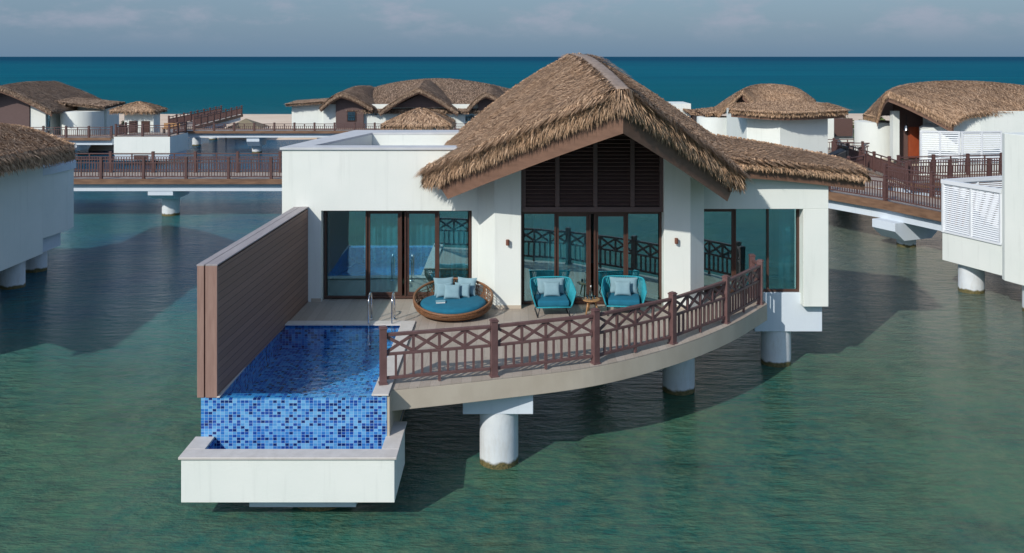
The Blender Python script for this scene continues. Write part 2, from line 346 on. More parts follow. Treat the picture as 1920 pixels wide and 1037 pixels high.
# ------------------------------------------------------------------ builders
def wloc(o):
    v = Vector((0, 0, 0))
    while o is not None:
        v = v + o.location; o = o.parent
    return v
def props(o, label=None, cat=None, group=None, kind=None):
    if label: o['label'] = label
    if cat: o['category'] = cat
    if group: o['group'] = group
    if kind: o['kind'] = kind
    return o
def thing(name, loc, label, cat, group=None):
    o = bpy.data.objects.new(name, None); o.empty_display_size = 0.3
    COL.objects.link(o); o.location = loc
    return props(o, label, cat, group)
def copy_tree(o, parent=None):
    c = o.copy(); COL.objects.link(c); c.parent = parent
    for ch in list(o.children): copy_tree(ch, c)
    return c
class MB:
    def __init__(s): s.v = []; s.f = []; s.c = None
    def add(s, vs, fs):
        n = len(s.v); s.v.extend([tuple(v) for v in vs]); s.f.extend([tuple(i + n for i in f) for f in fs]); return s
    def box(s, x0, x1, y0, y1, z0, z1):
        return s.add([(x0, y0, z0), (x1, y0, z0), (x1, y1, z0), (x0, y1, z0), (x0, y0, z1), (x1, y0, z1), (x1, y1, z1), (x0, y1, z1)],
                     [(0, 3, 2, 1), (4, 5, 6, 7), (0, 1, 5, 4), (1, 2, 6, 5), (2, 3, 7, 6), (3, 0, 4, 7)])
    def bar(s, p, q, w, h, up=(0, 0, 1)):
        p = Vector(p); q = Vector(q); d = (q - p).normalized(); u = Vector(up)
        a = d.cross(u)
        if a.length < 1e-4: a = Vector((1, 0, 0))
        a.normalize(); u = a.cross(d).normalized(); a = a * w / 2; u = u * h / 2
        return s.add([p - a - u, p + a - u, p + a + u, p - a + u, q - a - u, q + a - u, q + a + u, q - a + u],
                     [(0, 3, 2, 1), (4, 5, 6, 7), (0, 1, 5, 4), (1, 2, 6, 5), (2, 3, 7, 6), (3, 0, 4, 7)][0:6])
    def prism(s, poly, z0, z1):
        n = len(poly)
        zz0 = z0 if isinstance(z0, (list, tuple)) else [z0] * n
        zz1 = z1 if isinstance(z1, (list, tuple)) else [z1] * n
        # make counter-clockwise
        A = sum(poly[i][0] * poly[(i + 1) % n][1] - poly[(i + 1) % n][0] * poly[i][1] for i in range(n))
        if A < 0: poly = poly[::-1]; zz0 = zz0[::-1]; zz1 = zz1[::-1]
        vs = [(p[0], p[1], z) for p, z in zip(poly, zz0)] + [(p[0], p[1], z) for p, z in zip(poly, zz1)]
        fs = [tuple(range(n))[::-1], tuple(range(n, 2 * n))]
        fs += [(i, (i + 1) % n, n + (i + 1) % n, n + i) for i in range(n)]
        return s.add(vs, fs)
    def tube(s, path, r, n=8, closed=False, caps=True):
        P = [Vector(p) for p in path]; m = len(P); vs = []; rs = r if isinstance(r, (list, tuple)) else [r] * m
        prev = None
        for i in range(m):
            if closed: t = P[(i + 1) % m] - P[i - 1]
            else: t = P[min(i + 1, m - 1)] - P[max(i - 1, 0)]
            t.normalize()
            if prev is None:
                a = t.cross(Vector((0, 0, 1)))
                if a.length < 1e-3: a = t.cross(Vector((1, 0, 0)))
            else:
                a = prev - t * prev.dot(t)
            a.normalize(); prev = a; b = t.cross(a)
            for k in range(n):
                g = 2 * math.pi * k / n
                vs.append(P[i] + (a * math.cos(g) + b * math.sin(g)) * rs[i])
        fs = []
        for i in range(m if closed else m - 1):
            for k in range(n):
                j = (i + 1) % m
                fs.append((i * n + k, i * n + (k + 1) % n, j * n + (k + 1) % n, j * n + k))
        if caps and not closed:
            fs.append(tuple(range(n))[::-1]); fs.append(tuple((m - 1) * n + k for k in range(n)))
        return s.add(vs, fs)
    def lathe(s, prof, cx, cy, n=40, a0=0, a1=2 * math.pi):
        full = abs(a1 - a0 - 2 * math.pi) < 1e-6; m = n if full else n + 1; vs = []
        for (r, z) in prof:
            for k in range(m):
                g = a0 + (a1 - a0) * k / n
                vs.append((cx + r * math.cos(g), cy + r * math.sin(g), z))
        fs = []
        for i in range(len(prof) - 1):
            for k in range(n):
                k2 = (k + 1) % m
                fs.append((i * m + k, i * m + k2, (i + 1) * m + k2, (i + 1) * m + k))
        if full:
            fs.append(tuple(range(m))[::-1]); fs.append(tuple((len(prof) - 1) * m + k for k in range(m)))
        return s.add(vs, fs)
    def wall(s, p, q, z0, z1, th, holes=()):
        """wall from p to q (plan), thickness th towards the left-hand normal, holes = (s0,s1,z0,z1) along its length"""
        p = Vector(p); q = Vector(q); d = (q - p); L = d.length; d.normalize(); nrm = Vector((-d.y, d.x))
        xs = sorted(set([0, L] + [h[0] for h in holes] + [h[1] for h in holes]))
        zs = sorted(set([z0, z1] + [h[2] for h in holes] + [h[3] for h in holes]))
        xs = [x for x in xs if -1e-6 <= x <= L + 1e-6]; zs = [z for z in zs if z0 - 1e-6 <= z <= z1 + 1e-6]
        def solid(i, j):
            if i < 0 or j < 0 or i >= len(xs) - 1 or j >= len(zs) - 1: return False
            cx = (xs[i] + xs[i + 1]) / 2; cz = (zs[j] + zs[j + 1]) / 2
            return not any(h[0] < cx < h[1] and h[2] < cz < h[3] for h in holes)
        def pt(x, t, z): a = p + d * x + nrm * t; return (a.x, a.y, z)
        for i in range(len(xs) - 1):
            for j in range(len(zs) - 1):
                if not solid(i, j): continue
                a, b, c, e = xs[i], xs[i + 1], zs[j], zs[j + 1]
                s.add([pt(a, 0, c), pt(b, 0, c), pt(b, 0, e), pt(a, 0, e)], [(0, 1, 2, 3)])
                s.add([pt(a, th, c), pt(b, th, c), pt(b, th, e), pt(a, th, e)], [(3, 2, 1, 0)])
                if not solid(i - 1, j): s.add([pt(a, 0, c), pt(a, 0, e), pt(a, th, e), pt(a, th, c)], [(0, 1, 2, 3)])
                if not solid(i + 1, j): s.add([pt(b, 0, c), pt(b, 0, e), pt(b, th, e), pt(b, th, c)], [(3, 2, 1, 0)])
                if not solid(i, j - 1): s.add([pt(a, 0, c), pt(a, th, c), pt(b, th, c), pt(b, 0, c)], [(0, 1, 2, 3)])
                if not solid(i, j + 1): s.add([pt(a, 0, e), pt(a, th, e), pt(b, th, e), pt(b, 0, e)], [(3, 2, 1, 0)])
        return s
    def build(s, name, mat, parent=None, smooth=False, bevel=0.0, origin=None, autosmooth=None):
        me = bpy.data.meshes.new(name)
        V = np.array(s.v, dtype=float)
        if parent is not None: o0 = np.array(wloc(parent))
        elif origin is not None: o0 = np.array(origin, dtype=float)
        else:
            mn = V.min(0); mx = V.max(0); o0 = np.array([(mn[0] + mx[0]) / 2, (mn[1] + mx[1]) / 2, mn[2]])
        me.from_pydata([tuple(v) for v in (V - o0)], [], s.f)
        me.validate(); me.update()
        if s.c is not None:
            at = me.attributes.new('strand', 'FLOAT', 'POINT'); at.data.foreach_set('value', np.array(s.c, dtype=np.float32))
        me.materials.append(mat if not isinstance(mat, str) else M[mat])
        if smooth:
            for p in me.polygons: p.use_smooth = True
        o = bpy.data.objects.new(name, me); COL.objects.link(o)
        if parent is not None: o.parent = parent
        else: o.location = o0
        if autosmooth:
            me.polygons.foreach_set('use_smooth', [True] * len(me.polygons))
            md = o.modifiers.new('edge', 'EDGE_SPLIT'); md.split_angle = R(autosmooth)
        if bevel:
            md = o.modifiers.new('bevel', 'BEVEL'); md.width = bevel; md.segments = 2; md.limit_method = 'ANGLE'
        return o
def lerp(a, b, t): return tuple(x + (y - x) * t for x, y in zip(a, b))
def sample(poly, t):
    poly = [np.array(p, float) for p in poly]
    if len(poly) == 1: return poly[0]
    x = t * (len(poly) - 1); i = min(int(x), len(poly) - 2); f = x - i
    return poly[i] * (1 - f) + poly[i + 1] * f
def smoothpath(pts, n):
    """Catmull-Rom through pts"""
    P = [np.array(p, float) for p in pts]; P = [2 * P[0] - P[1]] + P + [2 * P[-1] - P[-2]]
    out = []; m = len(P) - 3
    for k in range(n + 1):
        x = min(k / n * m, m - 1e-9); i = int(x); t = x - i
        a, b, c, d = P[i:i + 4]
        out.append(0.5 * ((2 * b) + (-a + c) * t + (2 * a - 5 * b + 4 * c - d) * t * t + (-a + 3 * b - 3 * c + d) * t ** 3))
    return out

class Thatch:
    """slopes of palm thatch: each slope is a patch between a ridge line and an eave line"""
    def __init__(s, seed=1): s.rs = np.random.RandomState(seed); s.base = MB(); s.soff = MB(); s.bv = []; s.bf = []; s.bc = []; s.nb = 0; s.basec = []
    def strands(s, p, d, nr, L, w, lift, droop):
        """arrays (n,3): base point, direction, normal"""
        n = len(p); rs = s.rs
        d = d / np.linalg.norm(d, axis=1)[:, None]
        side = np.cross(d, nr); side /= (np.linalg.norm(side, axis=1)[:, None] + 1e-9)
        L = (L * rs.uniform(0.65, 1.25, n))[:, None]; w = (w * rs.uniform(0.6, 1.3, n))[:, None] / 2
        lf = (lift * rs.uniform(0.2, 1.5, n))[:, None]; cu = rs.normal(0, 0.10, n)[:, None]
        z = np.array([[0, 0, -1.0]])
        b = p - d * L * 0.1
        m = p + d * L * 0.5 + nr * lf + side * cu * L
        t = p + d * L + nr * lf * 0.7 + side * cu * L * 1.8 + z * (droop * L)
        V = np.stack([b - side * w, b + side * w, m + side * w, m - side * w, t], 1).reshape(-1, 3)
        o = s.nb + np.arange(n)[:, None] * 5
        s.bv.append(V)
        s.bf.extend([(int(a), int(a + 1), int(a + 2), int(a + 3)) for a in o[:, 0]])
        s.bf.extend([(int(a + 3), int(a + 2), int(a + 4)) for a in o[:, 0]])
        c = np.repeat(np.clip(rs.normal(0.52, 0.32, n), 0, 1), 5); s.bc.append(c); s.nb += 5 * n
    def slope(s, ridge, eave, bulge=0.25, th=0.35, nu=14, nv=24, n=6000, L=0.4, w=0.03, lift=0.05, front=None, back=None, droop=0.15, soffit=True, fringe=300, flen=0.45, flow=None, b0v=1.0):
        Rg = smoothpath(ridge, nv); Eg = smoothpath(eave, nv)
        G = np.zeros((nu + 1, nv + 1, 3))
        for j in range(nv + 1):
            for i in range(nu + 1):
                u = i / nu
                q = Rg[j] * (1 - u) + Eg[j] * u
                q = q + np.array([0, 0, bulge * (b0v + (1 - b0v) * min(1.0, 1.6 * j / nv)) * math.sin(math.pi * min(1, u ** 0.85))])
                G[i, j] = q
        s.G = G
        def grid(mb, off, rev):
            base = len(mb.v)
            for i in range(nu + 1):
                for j in range(nv + 1): mb.v.append(tuple(G[i, j] + np.array(off)))
            for i in range(nu):
                for j in range(nv):
                    a = base + i * (nv + 1) + j; f = (a, a + 1, a + nv + 2, a + nv + 1)
                    mb.f.append(f[::-1] if rev else f)
            return base
        b0 = grid(s.base, (0, 0, 0), False); b1 = grid(s.base, (0, 0, -th), True)
        def idx(b, i, j): return b + i * (nv + 1) + j
        for j in range(nv):
            s.base.f.append((idx(b0, nu, j), idx(b0, nu, j + 1), idx(b1, nu, j + 1), idx(b1, nu, j)))
            s.base.f.append((idx(b0, 0, j + 1), idx(b0, 0, j), idx(b1, 0, j), idx(b1, 0, j + 1)))
        for i in range(nu):
            for j, r in ((0, 1), (nv, 0)):
                s.base.f.append((idx(b0, i, j), idx(b0, i + 1, j), idx(b1, i + 1, j), idx(b1, i, j)))
        if soffit:
            g1 = grid(s.soff, (0, 0, -th - 0.01), False); g2 = grid(s.soff, (0, 0, -th - 0.07), True)
        rs = s.rs
        def at(u, v):
            x = np.clip(u * nu, 0, nu - 1e-6); y = np.clip(v * nv, 0, nv - 1e-6)
            i = x.astype(int); j = y.astype(int); fx = (x - i)[:, None]; fy = (y - j)[:, None]
            a = G[i, j]; b = G[i + 1, j]; c = G[i, j + 1]; e = G[i + 1, j + 1]
            p = a * (1 - fx) * (1 - fy) + b * fx * (1 - fy) + c * (1 - fx) * fy + e * fx * fy
            du = (b - a) * (1 - fy) + (e - c) * fy; dv = (c - a) * (1 - fx) + (e - b) * fx
            du /= np.linalg.norm(du, axis=1)[:, None]; dv /= (np.linalg.norm(dv, axis=1)[:, None] + 1e-9)
            nr = np.cross(du, dv); nr *= np.sign(nr[:, 2])[:, None]; nr /= np.linalg.norm(nr, axis=1)[:, None]
            return p, du, dv, nr
        # surface strands, area weighted
        wgt = np.array([[np.linalg.norm(np.cross(G[i + 1, j] - G[i, j], G[i, j + 1] - G[i, j])) for j in range(nv)] for i in range(nu)]).ravel()
        ch = rs.choice(nu * nv, n, p=wgt / wgt.sum()); u = (ch // nv + rs.rand(n)) / nu; v = (ch % nv + rs.rand(n)) / nv
        p, du, dv, nr = at(u, v)
        d = du + dv * (rs.normal(0, 0.20, n) + 0.35 * np.sin(p[:, 0] * 2.1 + p[:, 1] * 1.7) * np.cos(p[:, 1] * 2.9))[:, None]
        if flow is not None:
            d = d + np.array([flow]) * 0.5
        if front:
            k = np.clip(1 - v / 0.18, 0, 1)[:, None]; d = d - dv * k * front
        if back:
            k = np.clip(1 - (1 - v) / 0.18, 0, 1)[:, None]; d = d + dv * k * back
        s.strands(p, d, nr, L, w, lift, droop * 0.4 + 0.0)
        # fringes
        def fr(u, v, out, cnt):
            p, du, dv, nr = at(u, v)
            o_ = out(du, dv)
            dz = np.stack([np.zeros(cnt), np.zeros(cnt), -rs.uniform(0, th * 0.95, cnt)], 1)
            z = np.array([[0, 0, -1.0]])
            d = o_ * rs.uniform(0.15, 0.9, cnt)[:, None] + z * rs.uniform(0.5, 1.0, cnt)[:, None] + np.cross(o_, z) * rs.normal(0, 0.2, cnt)[:, None] + du * 0.25
            s.strands(p + dz + o_ * 0.02, d, o_, flen, w, lift, 0.15)
            # upper roll-over
            d2 = o_ * 0.9 + z * 0.25 + du * 0.5
            s.strands(p + np.array([[0, 0, 0.02]]), d2 + rs.normal(0, 0.15, (cnt, 3)), nr, flen * 0.8, w, lift, 0.55)
        if fringe:
            fr(np.ones(fringe) * 0.995, rs.rand(fringe), lambda a, b: a, fringe)
            if front: fr(rs.rand(fringe), np.zeros(fringe) + 0.002, lambda a, b: -b, fringe)
            if back: fr(rs.rand(fringe), np.zeros(fringe) + 0.998, lambda a, b: b, fringe)
        return G
    def finish(s, parent, mat='thatch', soffit='soffit', name='thatched_roof'):
        mb = MB(); nb = len(s.base.v); V = np.concatenate([np.array(s.base.v)] + s.bv)
        mb.v = V; mb.f = s.base.f + [tuple(i + nb for i in f) for f in s.bf]
        mb.c = np.concatenate([np.full(nb, 0.05)] + s.bc)
        o = mb.build(name, mat, parent)
        if s.soff.v: s.soff.build('soffit', soffit, o)
        return o
def edge_board(G, which, z0, z1, th, inset, i0=0, i1=None, taper=False):
    """board following the front (j=0), back or eave edge of a slope grid"""
    mb = MB()
    E = {'front': G[:, 0], 'back': G[:, -1], 'eave': G[-1, :]}[which]; N = {'front': G[:, 1], 'back': G[:, -2], 'eave': G[-2, :]}[which]
    E = E[i0:i1]; N = N[i0:i1]
    pts = []
    for e, n in zip(E, N):
        d = n - e; d[2] = 0; d = d / (np.linalg.norm(d) + 1e-9); pts.append((e + d * inset, d))
    for (a, da), (b, db) in zip(pts[:-1], pts[1:]):
        vs = []
        for (q, d) in ((a, da), (b, db)):
            zz = z0
            if taper and q is pts[-1][0]: zz = z0 * 0.35 + z1 * 0.65
            for t in (0, th):
                for z in (zz, z1):
                    vs.append(q + d * t + np.array([0, 0, z]))
        # 0:a0z0 1:a0z1 2:atz0 3:atz1 4:b0z0 5:b0z1 6:btz0 7:btz1
        mb.add(vs, [(0, 4, 5, 1), (2, 3, 7, 6), (1, 5, 7, 3), (0, 2, 6, 4)])
    n = len(mb.v)
    mb.f.append((0, 1, 3, 2)); mb.f.append((n - 4, n - 2, n - 1, n - 3))
    return mb

# ------------------------------------------------------------------ the setting
def sheet(name, xs, ys, z, mat, label=None):
    mb = MB(); nx = len(xs)
    for y in ys:
        for x in xs: mb.v.append((x, y, z))
    for j in range(len(ys) - 1):
        for i in range(nx - 1):
            a = j * nx + i; mb.f.append((a, a + 1, a + nx + 1, a + nx))
    return props(mb.build(name, mat, origin=(0, 0, z)), kind='structure')
sheet('water', [-40000, -2000, -200, 200, 2000, 40000], [-400, 0, 60, 200, 2000, 50000], 0.0, 'sea')
mb = MB()
nxb = 90
for i in range(nxb + 1):
    x = -130 + 300 * i / nxb
    yf = 97 + 2.0 * math.sin(x * 0.09) + 1.0 * math.sin(x * 0.31)
    yb = 128.5 + 0.8 * math.sin(x * 0.05)
    for (y, z) in ((yf - 6, -0.3), (yf, 0.25), (yf + 6, 0.6), (yb - 8, 0.72), (yb - 2, 0.45), (yb + 3, -0.2)): mb.v.append((x, y, z))
for i in range(nxb):
    for k in range(5):
        a = i * 6 + k; mb.f.append((a, a + 6, a + 7, a + 1))
props(mb.build('beach', 'sand', smooth=True, origin=(0, 100, 0)), kind='structure')

# ------------------------------------------------------------------ main villa
DZ = 2.0
VL = thing('villa', (1.5, 25, 0), 'white villa on stilts with tall thatched gable over a curved terrace, nearest in the middle', 'villa')
wall = MB()
# left wing
wall.wall((-6.0, 23.75), (-0.89, 23.75), 1.6, 5.97, 0.45, [(1.02, 4.95, 1.6, 4.38)])
wall.wall((-5.05, 29.0), (-5.93, 24.2), 1.6, 5.97, -0.0001 + 0.40)
wall.wall((1.2, 29.4), (-5.1, 29.0), 1.6, 5.97, 0.35)
wall.build('wall', 'plaster', VL, bevel=0.015)
w2 = MB()
w2.prism([(-0.89, 23.752), (-0.45, 23.1), (0.233, 23.1), (0.233, 23.9), (-0.89, 23.9)], 1.6, [5.35, 5.6, 6.0, 6.0, 5.35])
w2.build('wall', 'plaster', VL, bevel=0.012)
w3 = MB()
w3.prism([(3.86, 23.1), (4.53, 23.1), (4.98, 23.6), (4.98, 24.296), (3.86, 23.9)], 1.6, [6.0, 5.6, 5.45, 5.45, 6.0])
w3.build('wall', 'plaster', VL, bevel=0.012)
w4 = MB()
# right wing front: opening for the glazing, then the hanging end box
w4.prism([(4.985, 24.3), (8.45, 24.3), (8.45, 25.0), (4.985, 25.0)], 4.33, [5.60, 5.02, 5.02, 5.60])
w4.build('wall', 'plaster', VL, bevel=0.01)
w5 = MB(); w5.box(7.78, 8.45, 24.3, 25.0, 1.72, 4.328)
w5.build('wall', 'plaster', VL, bevel=0.012)
w6 = MB(); w6.prism([(6.55, 24.56), (8.37, 24.56), (8.37, 28.5), (6.0, 28.5)], 0.98, 2.02)
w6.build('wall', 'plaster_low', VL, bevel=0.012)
w7 = MB(); w7.wall((8.40, 25.003), (8.40, 29.4), 1.72, 5.2, 0.4); w7.wall((8.0, 29.4), (1.25, 29.4), 1.72, 5.2, -0.35)
w7.build('wall', 'plaster', VL)
# band over sliding doors of the middle bay, hidden beams
MB().box(0.235, 3.858, 23.62, 23.9, 4.42, 5.2).build('lintel', 'louver', VL)
# room shells
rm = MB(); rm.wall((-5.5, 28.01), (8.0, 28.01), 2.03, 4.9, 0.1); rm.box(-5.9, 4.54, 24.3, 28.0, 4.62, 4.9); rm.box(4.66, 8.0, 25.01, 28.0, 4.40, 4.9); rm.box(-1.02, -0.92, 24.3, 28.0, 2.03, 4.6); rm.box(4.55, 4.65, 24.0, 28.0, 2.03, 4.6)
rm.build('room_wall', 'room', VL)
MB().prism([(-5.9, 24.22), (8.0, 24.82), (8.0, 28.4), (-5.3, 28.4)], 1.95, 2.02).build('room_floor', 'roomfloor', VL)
# flat roof and parapet cap
MB().prism([(-5.4, 24.3), (0.2, 24.3), (0.6, 28.9), (-4.7, 28.7)], 5.45, 5.62).build('flat_roof', 'roofmembrane', VL)
cp = MB()
cp.prism([(-6.05, 23.70), (-1.2, 23.70), (-1.2, 24.3), (-5.28, 24.3)], 5.972, 6.03)
cp.prism([(-6.05, 23.702), (-5.283, 24.302), (-4.35, 28.3), (-5.06, 29.35)], 5.973, 6.031)
cp.prism([(-4.345, 28.3), (1.0, 28.6), (1.0, 29.45), (-5.05, 29.352)], 5.972, 6.03)
cp.build('parapet_cap', 'cap', VL)
ip = MB(); ip.wall((-5.3, 24.31), (-4.38, 28.28), 5.62, 5.972, -0.03); ip.wall((-4.36, 28.31), (1.0, 28.62), 5.62, 5.972, 0.02)
ip.build('parapet_upstand', 'plaster', VL)
# terrace slab with curved edge
edge = smoothpath([(-2.33, 17.50), (-0.43, 18.06), (1.73, 18.84), (3.65, 20.16), (5.25, 21.76), (6.6, 23.54)], 48)
edge = [(p[0], p[1]) for p in edge]
poly = edge + [(6.66, 24.55), (5.0, 24.6), (5.0, 24.2), (-5.0, 24.2), (-5.0, 23.748), (-5.34, 23.748), (-5.38, 21.96), (-2.33, 21.96)]
MB().prism(poly, 1.58, 1.972).build('terrace_slab', 'slab', VL, bevel=0.01)
poly2 = edge + [(6.62, 24.35), (4.99, 24.75), (4.99, 24.22), (-4.98, 24.05), (-4.98, 23.747), (-5.322, 23.747), (-5.385, 21.955), (-2.33, 21.955)]
inset = [(p[0], p[1]) for p in poly2]
MB().prism(inset, 1.975, 2.0).build('terrace_floor', 'deck', VL)
# base skirting
for xa, xb, yy in ((-5.24, -4.985, 23.735), (-0.448, 0.232, 23.085), (3.862, 4.528, 23.085)):
    MB().box(xa, xb, yy, yy + 0.013, 2.002, 2.09).build('skirting', 'slab', VL)
# floor slab of the house, and piers with caps
MB().prism([(-5.9, 24.22), (6.5, 24.6), (8.3, 25.0), (8.3, 29.3), (-5.0, 29.0)], 1.45, 1.94).build('floor_slab', 'slab', VL)
def column(x, y, r, z1, parent, mat='column', n=40):
    m = MB(); m.lathe([(r, -1.0), (r, z1)], x, y, n); return m.build('column', mat, parent, autosmooth=40)
column(-0.27, 18.9, 0.40, 1.13, VL); column(4.2, 22.95, 0.40, 1.578, VL); column(7.24, 24.98, 0.40, 0.978, VL)
column(-3.6, 27.5, 0.40, 1.45, VL); column(2.5, 28.0, 0.40, 1.45, VL)
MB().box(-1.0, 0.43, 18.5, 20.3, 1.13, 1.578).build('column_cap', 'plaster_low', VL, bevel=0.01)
# glazing
def glazing(x0, x1, y, z0, z1, marks, parent, fw=0.06, name='sliding_door', doorleaf=()):
    """marks: mullion x positions; pairs closer than 0.2 m form a meeting stile"""
    fr = MB()
    fr.box(x0, x1, y - 0.05, y + 0.05, z1 - fw, z1); fr.box(x0, x1, y - 0.05, y + 0.05, z0, z0 + 0.07)
    fr.box(x0, x0 + fw, y - 0.05, y + 0.05, z0 + 0.07, z1 - fw); fr.box(x1 - fw, x1, y - 0.05, y + 0.05, z0 + 0.07, z1 - fw)
    f = fr.build(name, 'frame', parent, bevel=0.006)
    xs = [x0 + fw] + list(marks) + [x1 - fw]
    for k, m in enumerate(marks):
        b = MB(); w = 0.045
        b.box(m - w / 2, m + w / 2, y - 0.065, y + 0.045, z0 + 0.071, z1 - fw - 0.001); b.build('mullion', 'frame', f, bevel=0.004)
    for k in range(len(xs) - 1):
        a, b_ = xs[k] + 0.024, xs[k + 1] - 0.024
        if b_ - a < 0.15: continue
        yy = y + (0.012 if k % 2 else -0.012)
        if k in doorleaf:
            d = MB(); t = 0.07
            d.box(a, a + t, yy - 0.03, yy + 0.03, z0 + 0.075, z1 - fw - 0.003); d.box(b_ - t, b_, yy - 0.03, yy + 0.03, z0 + 0.075, z1 - fw - 0.003)
            d.box(a + t, b_ - t, yy - 0.03, yy + 0.03, z1 - fw - t, z1 - fw - 0.003); d.box(a + t, b_ - t, yy - 0.03, yy + 0.03, z0 + 0.075, z0 + 0.16)
            d.build('door_leaf', 'frame', f, bevel=0.004)
        g = MB(); g.box(a, b_, yy - 0.006, yy + 0.006, z0 + 0.07, z1 - fw); g.build('pane', 'glass', f)
    return f
k = 24.0 / 1707
glazing(-4.95, -1.08, 24.05, 2.02, 4.38, [(687 - 960) * k, (752 - 960) * k, (760 - 960) * k, (822 - 960) * k], VL, doorleaf=(1, 3))
k = 23.5 / 1707
glazing(0.236, 3.856, 23.52, 2.02, 4.40, [(1041 - 960) * k, (1106 - 960) * k, (1115 - 960) * k, (1176 - 960) * k], VL, doorleaf=(1, 3))
k = 24.8 / 1707
gl = glazing(5.0, 7.78, 24.70, 2.03, 4.328, [(1376 - 960) * k, (1437 - 960) * k], VL, name='window', doorleaf=(0,))
h = MB(); h.box(5.86, 5.88, 24.60, 24.64, 2.95, 3.10); h.tube([(5.87, 24.60, 3.02), (5.78, 24.58, 3.02)], 0.012, 6); h.build('door_handle', 'dark_metal', gl)

# thatched roof of the villa
T = Thatch(3)
ridge = [(2.40, 19.6, 7.66), (2.30, 22.7, 8.02), (2.13, 25.5, 8.32), (2.0, 28.2, 8.44)]
eL = [(-2.10, 23.0, 5.52), (-2.02, 25.0, 5.60), (-1.92, 27.0, 5.68), (-1.85, 29.3, 5.78)]
eR = [(5.66, 22.7, 5.50), (5.95, 25.0, 5.60), (6.2, 27.0, 5.68), (6.45, 29.3, 5.78)]
GL = T.slope(ridge, eL, bulge=0.22, b0v=0.2, th=0.22, nu=18, nv=26, n=44000, L=0.50, w=0.026, lift=0.070, front=0.9, back=0.3, fringe=4200, flen=0.30, flow=(0, -0.5, 0))
GR = T.slope(ridge, eR, bulge=0.18, b0v=0.2, th=0.22, nu=18, nv=26, n=34000, L=0.50, w=0.026, lift=0.070, front=0.9, back=0.3, fringe=3600, flen=0.30, flow=(0, -0.5, 0))
shA = [(6.3, 23.75, 5.62), (6.0, 26.0, 5.72), (6.2, 29.3, 5.85)]
rp_ = np.array(smoothpath(ridge, 400)); rs_ = np.random.RandomState(8); nn_ = 1500; ii = rs_.randint(0, 400, nn_)
sd = np.where(rs_.rand(nn_) < 0.5, -1.0, 1.0)
pp_ = rp_[ii] + np.stack([sd * rs_.uniform(0.10, 0.30, nn_), np.zeros(nn_), np.full(nn_, 0.03)], 1)
T.strands(pp_, np.stack([sd, rs_.normal(-0.35, 0.35, nn_), np.full(nn_, -0.35)], 1), np.tile([[0, 0, 1.0]], (nn_, 1)), 0.34, 0.026, 0.05, 0.05)
roofo = T.finish(VL)
# side shed roof
T2 = Thatch(5)
GS = T2.slope([(5.35, 23.75, 5.68), (5.6, 26.5, 5.80), (6.0, 29.2, 5.86)], [(9.40, 24.25, 5.25), (9.8, 26.2, 5.22), (10.1, 28.4, 5.18)], bulge=0.05, th=0.08, nu=12, nv=14, n=11000, L=0.48, w=0.031, lift=0.085, front=0.7, back=0.2, fringe=1500, flen=0.15, flow=(0, -0.5, 0))
shed = T2.finish(VL)
edge_board(GS, 'front', -0.42, -0.08, 0.08, 0.02).build('barge_board', 'barge', VL)
edge_board(GL, 'front', -0.92, -0.22, 0.10, 0.05, 0, 18, True).build('barge_board', 'barge', VL)
edge_board(GR, 'front', -0.92, -0.22, 0.10, 0.05, 0, 18, True).build('barge_board', 'barge', VL)
edge_board(GL, 'eave', -0.44, -0.24, 0.10, 0.32).build('eave_board', 'barge', VL)
edge_board(GR, 'eave', -0.44, -0.24, 0.10, 0.30).build('eave_board', 'barge', VL)
# inner ceiling closing the gable against the sky
# ridge cap
rc = MB(); pts = smoothpath(ridge, 26)
for j, p in enumerate(pts):
    t = j / 26; wv = 0.20 + 0.16 * t
    for s_ in (-1, -0.4, 0.4, 1): rc.v.append((p[0] + s_ * wv, p[1], p[2] + 0.085 - 0.17 * abs(s_) ** 1.5 * wv * 2.2))
for j in range(26):
    for q in range(3):
        a = j * 4 + q; rc.f.append((a, a + 1, a + 5, a + 4))
rco = rc.build('ridge_cap', 'ridge', VL, smooth=True); sm = rco.modifiers.new('s', 'SOLIDIFY'); sm.thickness = 0.05; sm.offset = -1
# louvred gable panel
def roofz(x, y):
    best = 9
    for G in (GL, GR):
        P = G.reshape(-1, 3); d = (P[:, 0] - x) ** 2 + (P[:, 1] - y) ** 2; k = np.argsort(d)[:3]
        if d[k[0]] < 0.5: return float(P[k, 2].mean())
    return best
LY = 23.30
bx = [0.24, 1.16, 2.13, 3.08, 3.88]
zt = lambda x: roofz(x, LY) - 0.44
lv = MB()
for i, x in enumerate(bx):
    w = 0.055
    xa, xb = (x, x + 0.11) if i == 0 else ((x - 0.11, x) if i == 4 else (x - w, x + w))
    lv.box(xa, xb, LY - 0.05, LY + 0.06, 4.56, min(zt(xa), zt(xb)))
lv.box(0.24, 3.88, LY - 0.06, LY + 0.07, 4.43, 4.558)
lf = lv.build('louver_frame', 'louver', VL, bevel=0.005)
for i in range(4):
    sl = MB(); xa, xb = bx[i] + (0.112 if i == 0 else 0.057), bx[i + 1] - (0.112 if i == 3 else 0.057)
    z = 4.60
    while z < 8.0:
        # clip the slat to the part below the roof
        xs = np.linspace(xa, xb, 24); ok = [x for x in xs if zt(x) > z + 0.05]
        if len(ok) < 2: break
        a, b = min(ok), max(ok)
        sl.bar((a, LY + 0.02, z + 0.045), (b, LY + 0.02, z + 0.045), 0.115, 0.016, up=(0, -0.62, 0.78))
        z += 0.098
    sl.build('louver_panel', 'louver', lf)
bk = MB(); xs = np.linspace(0.3, 3.8, 24)
for a, b in zip(xs[:-1], xs[1:]):
    bk.add([(a, LY + 0.13, 4.45), (b, LY + 0.13, 4.45), (b, LY + 0.13, zt(b) + 0.1), (a, LY + 0.13, zt(a) + 0.1)], [(0, 1, 2, 3)])
bk.build('louver_backing', 'louver', lf)

